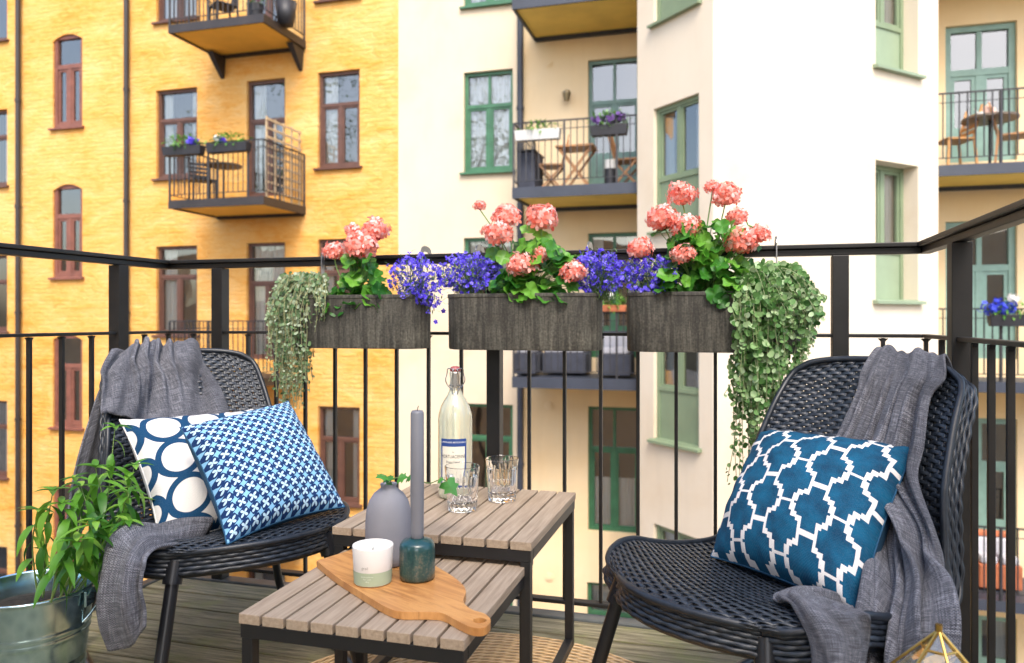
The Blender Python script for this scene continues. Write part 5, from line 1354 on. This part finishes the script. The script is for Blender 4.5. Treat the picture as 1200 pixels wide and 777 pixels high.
# cream house, middle balcony
zr = zC+1.02-.02
flower_box(604, 657, zr-.10, 1.38, M_WHT, 'long white box of low green plants on the cream house balcony', [], leaves=110, lh=.09)
flower_box(692, 736, zr-.10, 1.38, M_BLKP, 'dark box of purple flowers in front of the balcony door on the cream house', [(M_PURP, [(704, .10, .13), (716, .10, .13), (727, .1, .1)])])
fchair(646, .75, zC, -1.35, M_WOOD, 'teak folding chair beside the folding table on the cream house balcony', True)
ftable(676, .8, zC, M_WOOD, 'square teak folding table on the cream house balcony', square=True, folding=True)
fchair(735, .85, zC, 1.5, M_WOOD, 'teak chair at the bay end of the cream house balcony', True)
root = face_thing('storage_box', 'dark storage bench on the cream house balcony beside the downpipe', 'box', 620, zC, .9); m = MB(); F_.box(m, F_.fa(612, .9), F_.fa(631, .9), zC+.003, zC+.62, .55, 1.15); m.build('box_body', M_GREYF, root, world=True, bev=.01)
m = MB(); F_.box(m, F_.fa(611, .9), F_.fa(632, .9), zC+.622, zC+.66, .54, 1.17); m.build('lid', M_BLKP, root, world=True, bev=.01)
root = face_thing('canister', 'black canister with a white lid near the balcony door of the cream house', 'canister', 715, zC, 1.2); c = F_.P(F_.fa(715, 1.2), zC+.002, 1.2); m = MB(); m.lathe([(0,0),(.09,0),(.09,.26),(0,.26)], c, 20); m.build('canister_body', M_BLKP, root, world=True, auto=40)
m = MB(); m.lathe([(0,.262),(.085,.262),(.085,.40),(0,.41)], c, 20); m.build('lid', M_WHT, root, world=True, auto=40)
# cream house, lower balcony
zL = zC-S2
def sofa(px0, px1, z, o, label, mt=M_GREYF, cushions=2, cm=M_WHF):
    a0, a1 = F_.fa(px0, o), F_.fa(px1, o); root = empty('outdoor_sofa', F_.P((a0+a1)/2, z, o), 0, label, 'sofa', 'sofas on the neighbours\' balconies')
    m = MB(); F_.box(m, a0, a1, z+.02, z+.36, o-.3, o+.3); m.build('sofa_base', mt, root, world=True, bev=.02)
    m = MB(); F_.box(m, a0, a1, z+.362, z+.72, o-.3, o-.18); m.build('backrest', mt, root, world=True, bev=.02)
    for k in range(cushions):
        b0 = a0+(a1-a0)*k/cushions+.03; b1 = a0+(a1-a0)*(k+1)/cushions-.03
        m = MB(); F_.box(m, b0, b1, z+.365, z+.66, o-.175, o-.02); m.build('seat_cushion', cm, root, world=True, bev=.04)
        m = MB(); F_.box(m, b0, b1, z+.363, z+.47, o-.015, o+.29); m.build('seat_cushion', cm, root, world=True, bev=.03)
    return root
sofa(608, 632, zL, .75, 'grey sofa with one white cushion on the lower cream house balcony', cushions=1); sofa(640, 690, zL, .45, 'grey sofa with two white cushions under the balcony window', cushions=2); sofa(704, 741, zL, .8, 'dark sofa with a white seat behind the terracotta box', cushions=1)
flower_box(705, 735, zL+1.02+.11, 1.42, M_TERR, 'terracotta box of pale green plants on the lower cream house balcony rail', [(M_WFL, [(716, .14, .07)])], leaves=150, lh=.12, h=.10)
# beyond the bay
ftable(1160, .8, zE+S2*0, simple('grey_brown_top', (.2,.15,.11), .5), 'round bistro table with a tea set on the balcony beyond the bay', r=.36)
root = face_thing('teapot', 'pale teapot on the round bistro table beyond the bay', 'teapot', 1160, zE+.722, .8); c = F_.P(F_.fa(1158, .8), zE+.722, .8)
m = MB(); m.lathe([(0,0),(.07,0),(.10,.06),(.09,.13),(.04,.17),(.02,.19),(0,.20)], c, 20); m.build('pot_body', simple('peach_china', (.75,.5,.4), .3), root, world=True, smooth=True)
m = MB(); m.tube([np.array(c)+U3*-.09+Z3*.05, np.array(c)+U3*-.15+Z3*.10, np.array(c)+U3*-.17+Z3*.15], .014, 8); m.build('spout', M_WHT, root, world=True)
for px, ds in ((1149, -.0), (1171, 0)):
    root = face_thing('teacup', 'white cup on the bistro table, on the side nearer the bay' if px < 1160 else 'white cup on the bistro table, on the side away from the bay', 'cup', px, zE+.722, .86); m = MB(); m.lathe([(0,0),(.03,0),(.05,.07),(.045,.07),(0,.02)], F_.P(F_.fa(px, .86), zE+.722, .86), 16); m.build('cup_body', M_WHT, root, world=True, smooth=True)
fchair(1187, .8, zE, 1.3, M_WOOD, 'wooden chair beside the round bistro table, away from the bay'); fchair(1118, .7, zE, -1.3, simple('orange_wood', (.6,.3,.1), .5), 'orange wooden chair beside the round bistro table, next to the bay')
flower_box(1158, 1215, zE-S2+.92, 1.28, M_BLKP, 'dark box of bright blue flowers on the balcony rail beyond the bay', [(M_BLUEP, [(1160, .10, .14), (1170, .12, .15), (1180, .09, .12)]), (M_WFL, [(1186, .22, .09)])], leaves=90)
sofa(1140, 1190, zE-2*S2, .5, 'sofa with white cushions on the lowest visible balcony beyond the bay', mt=M_TERR, cushions=2)
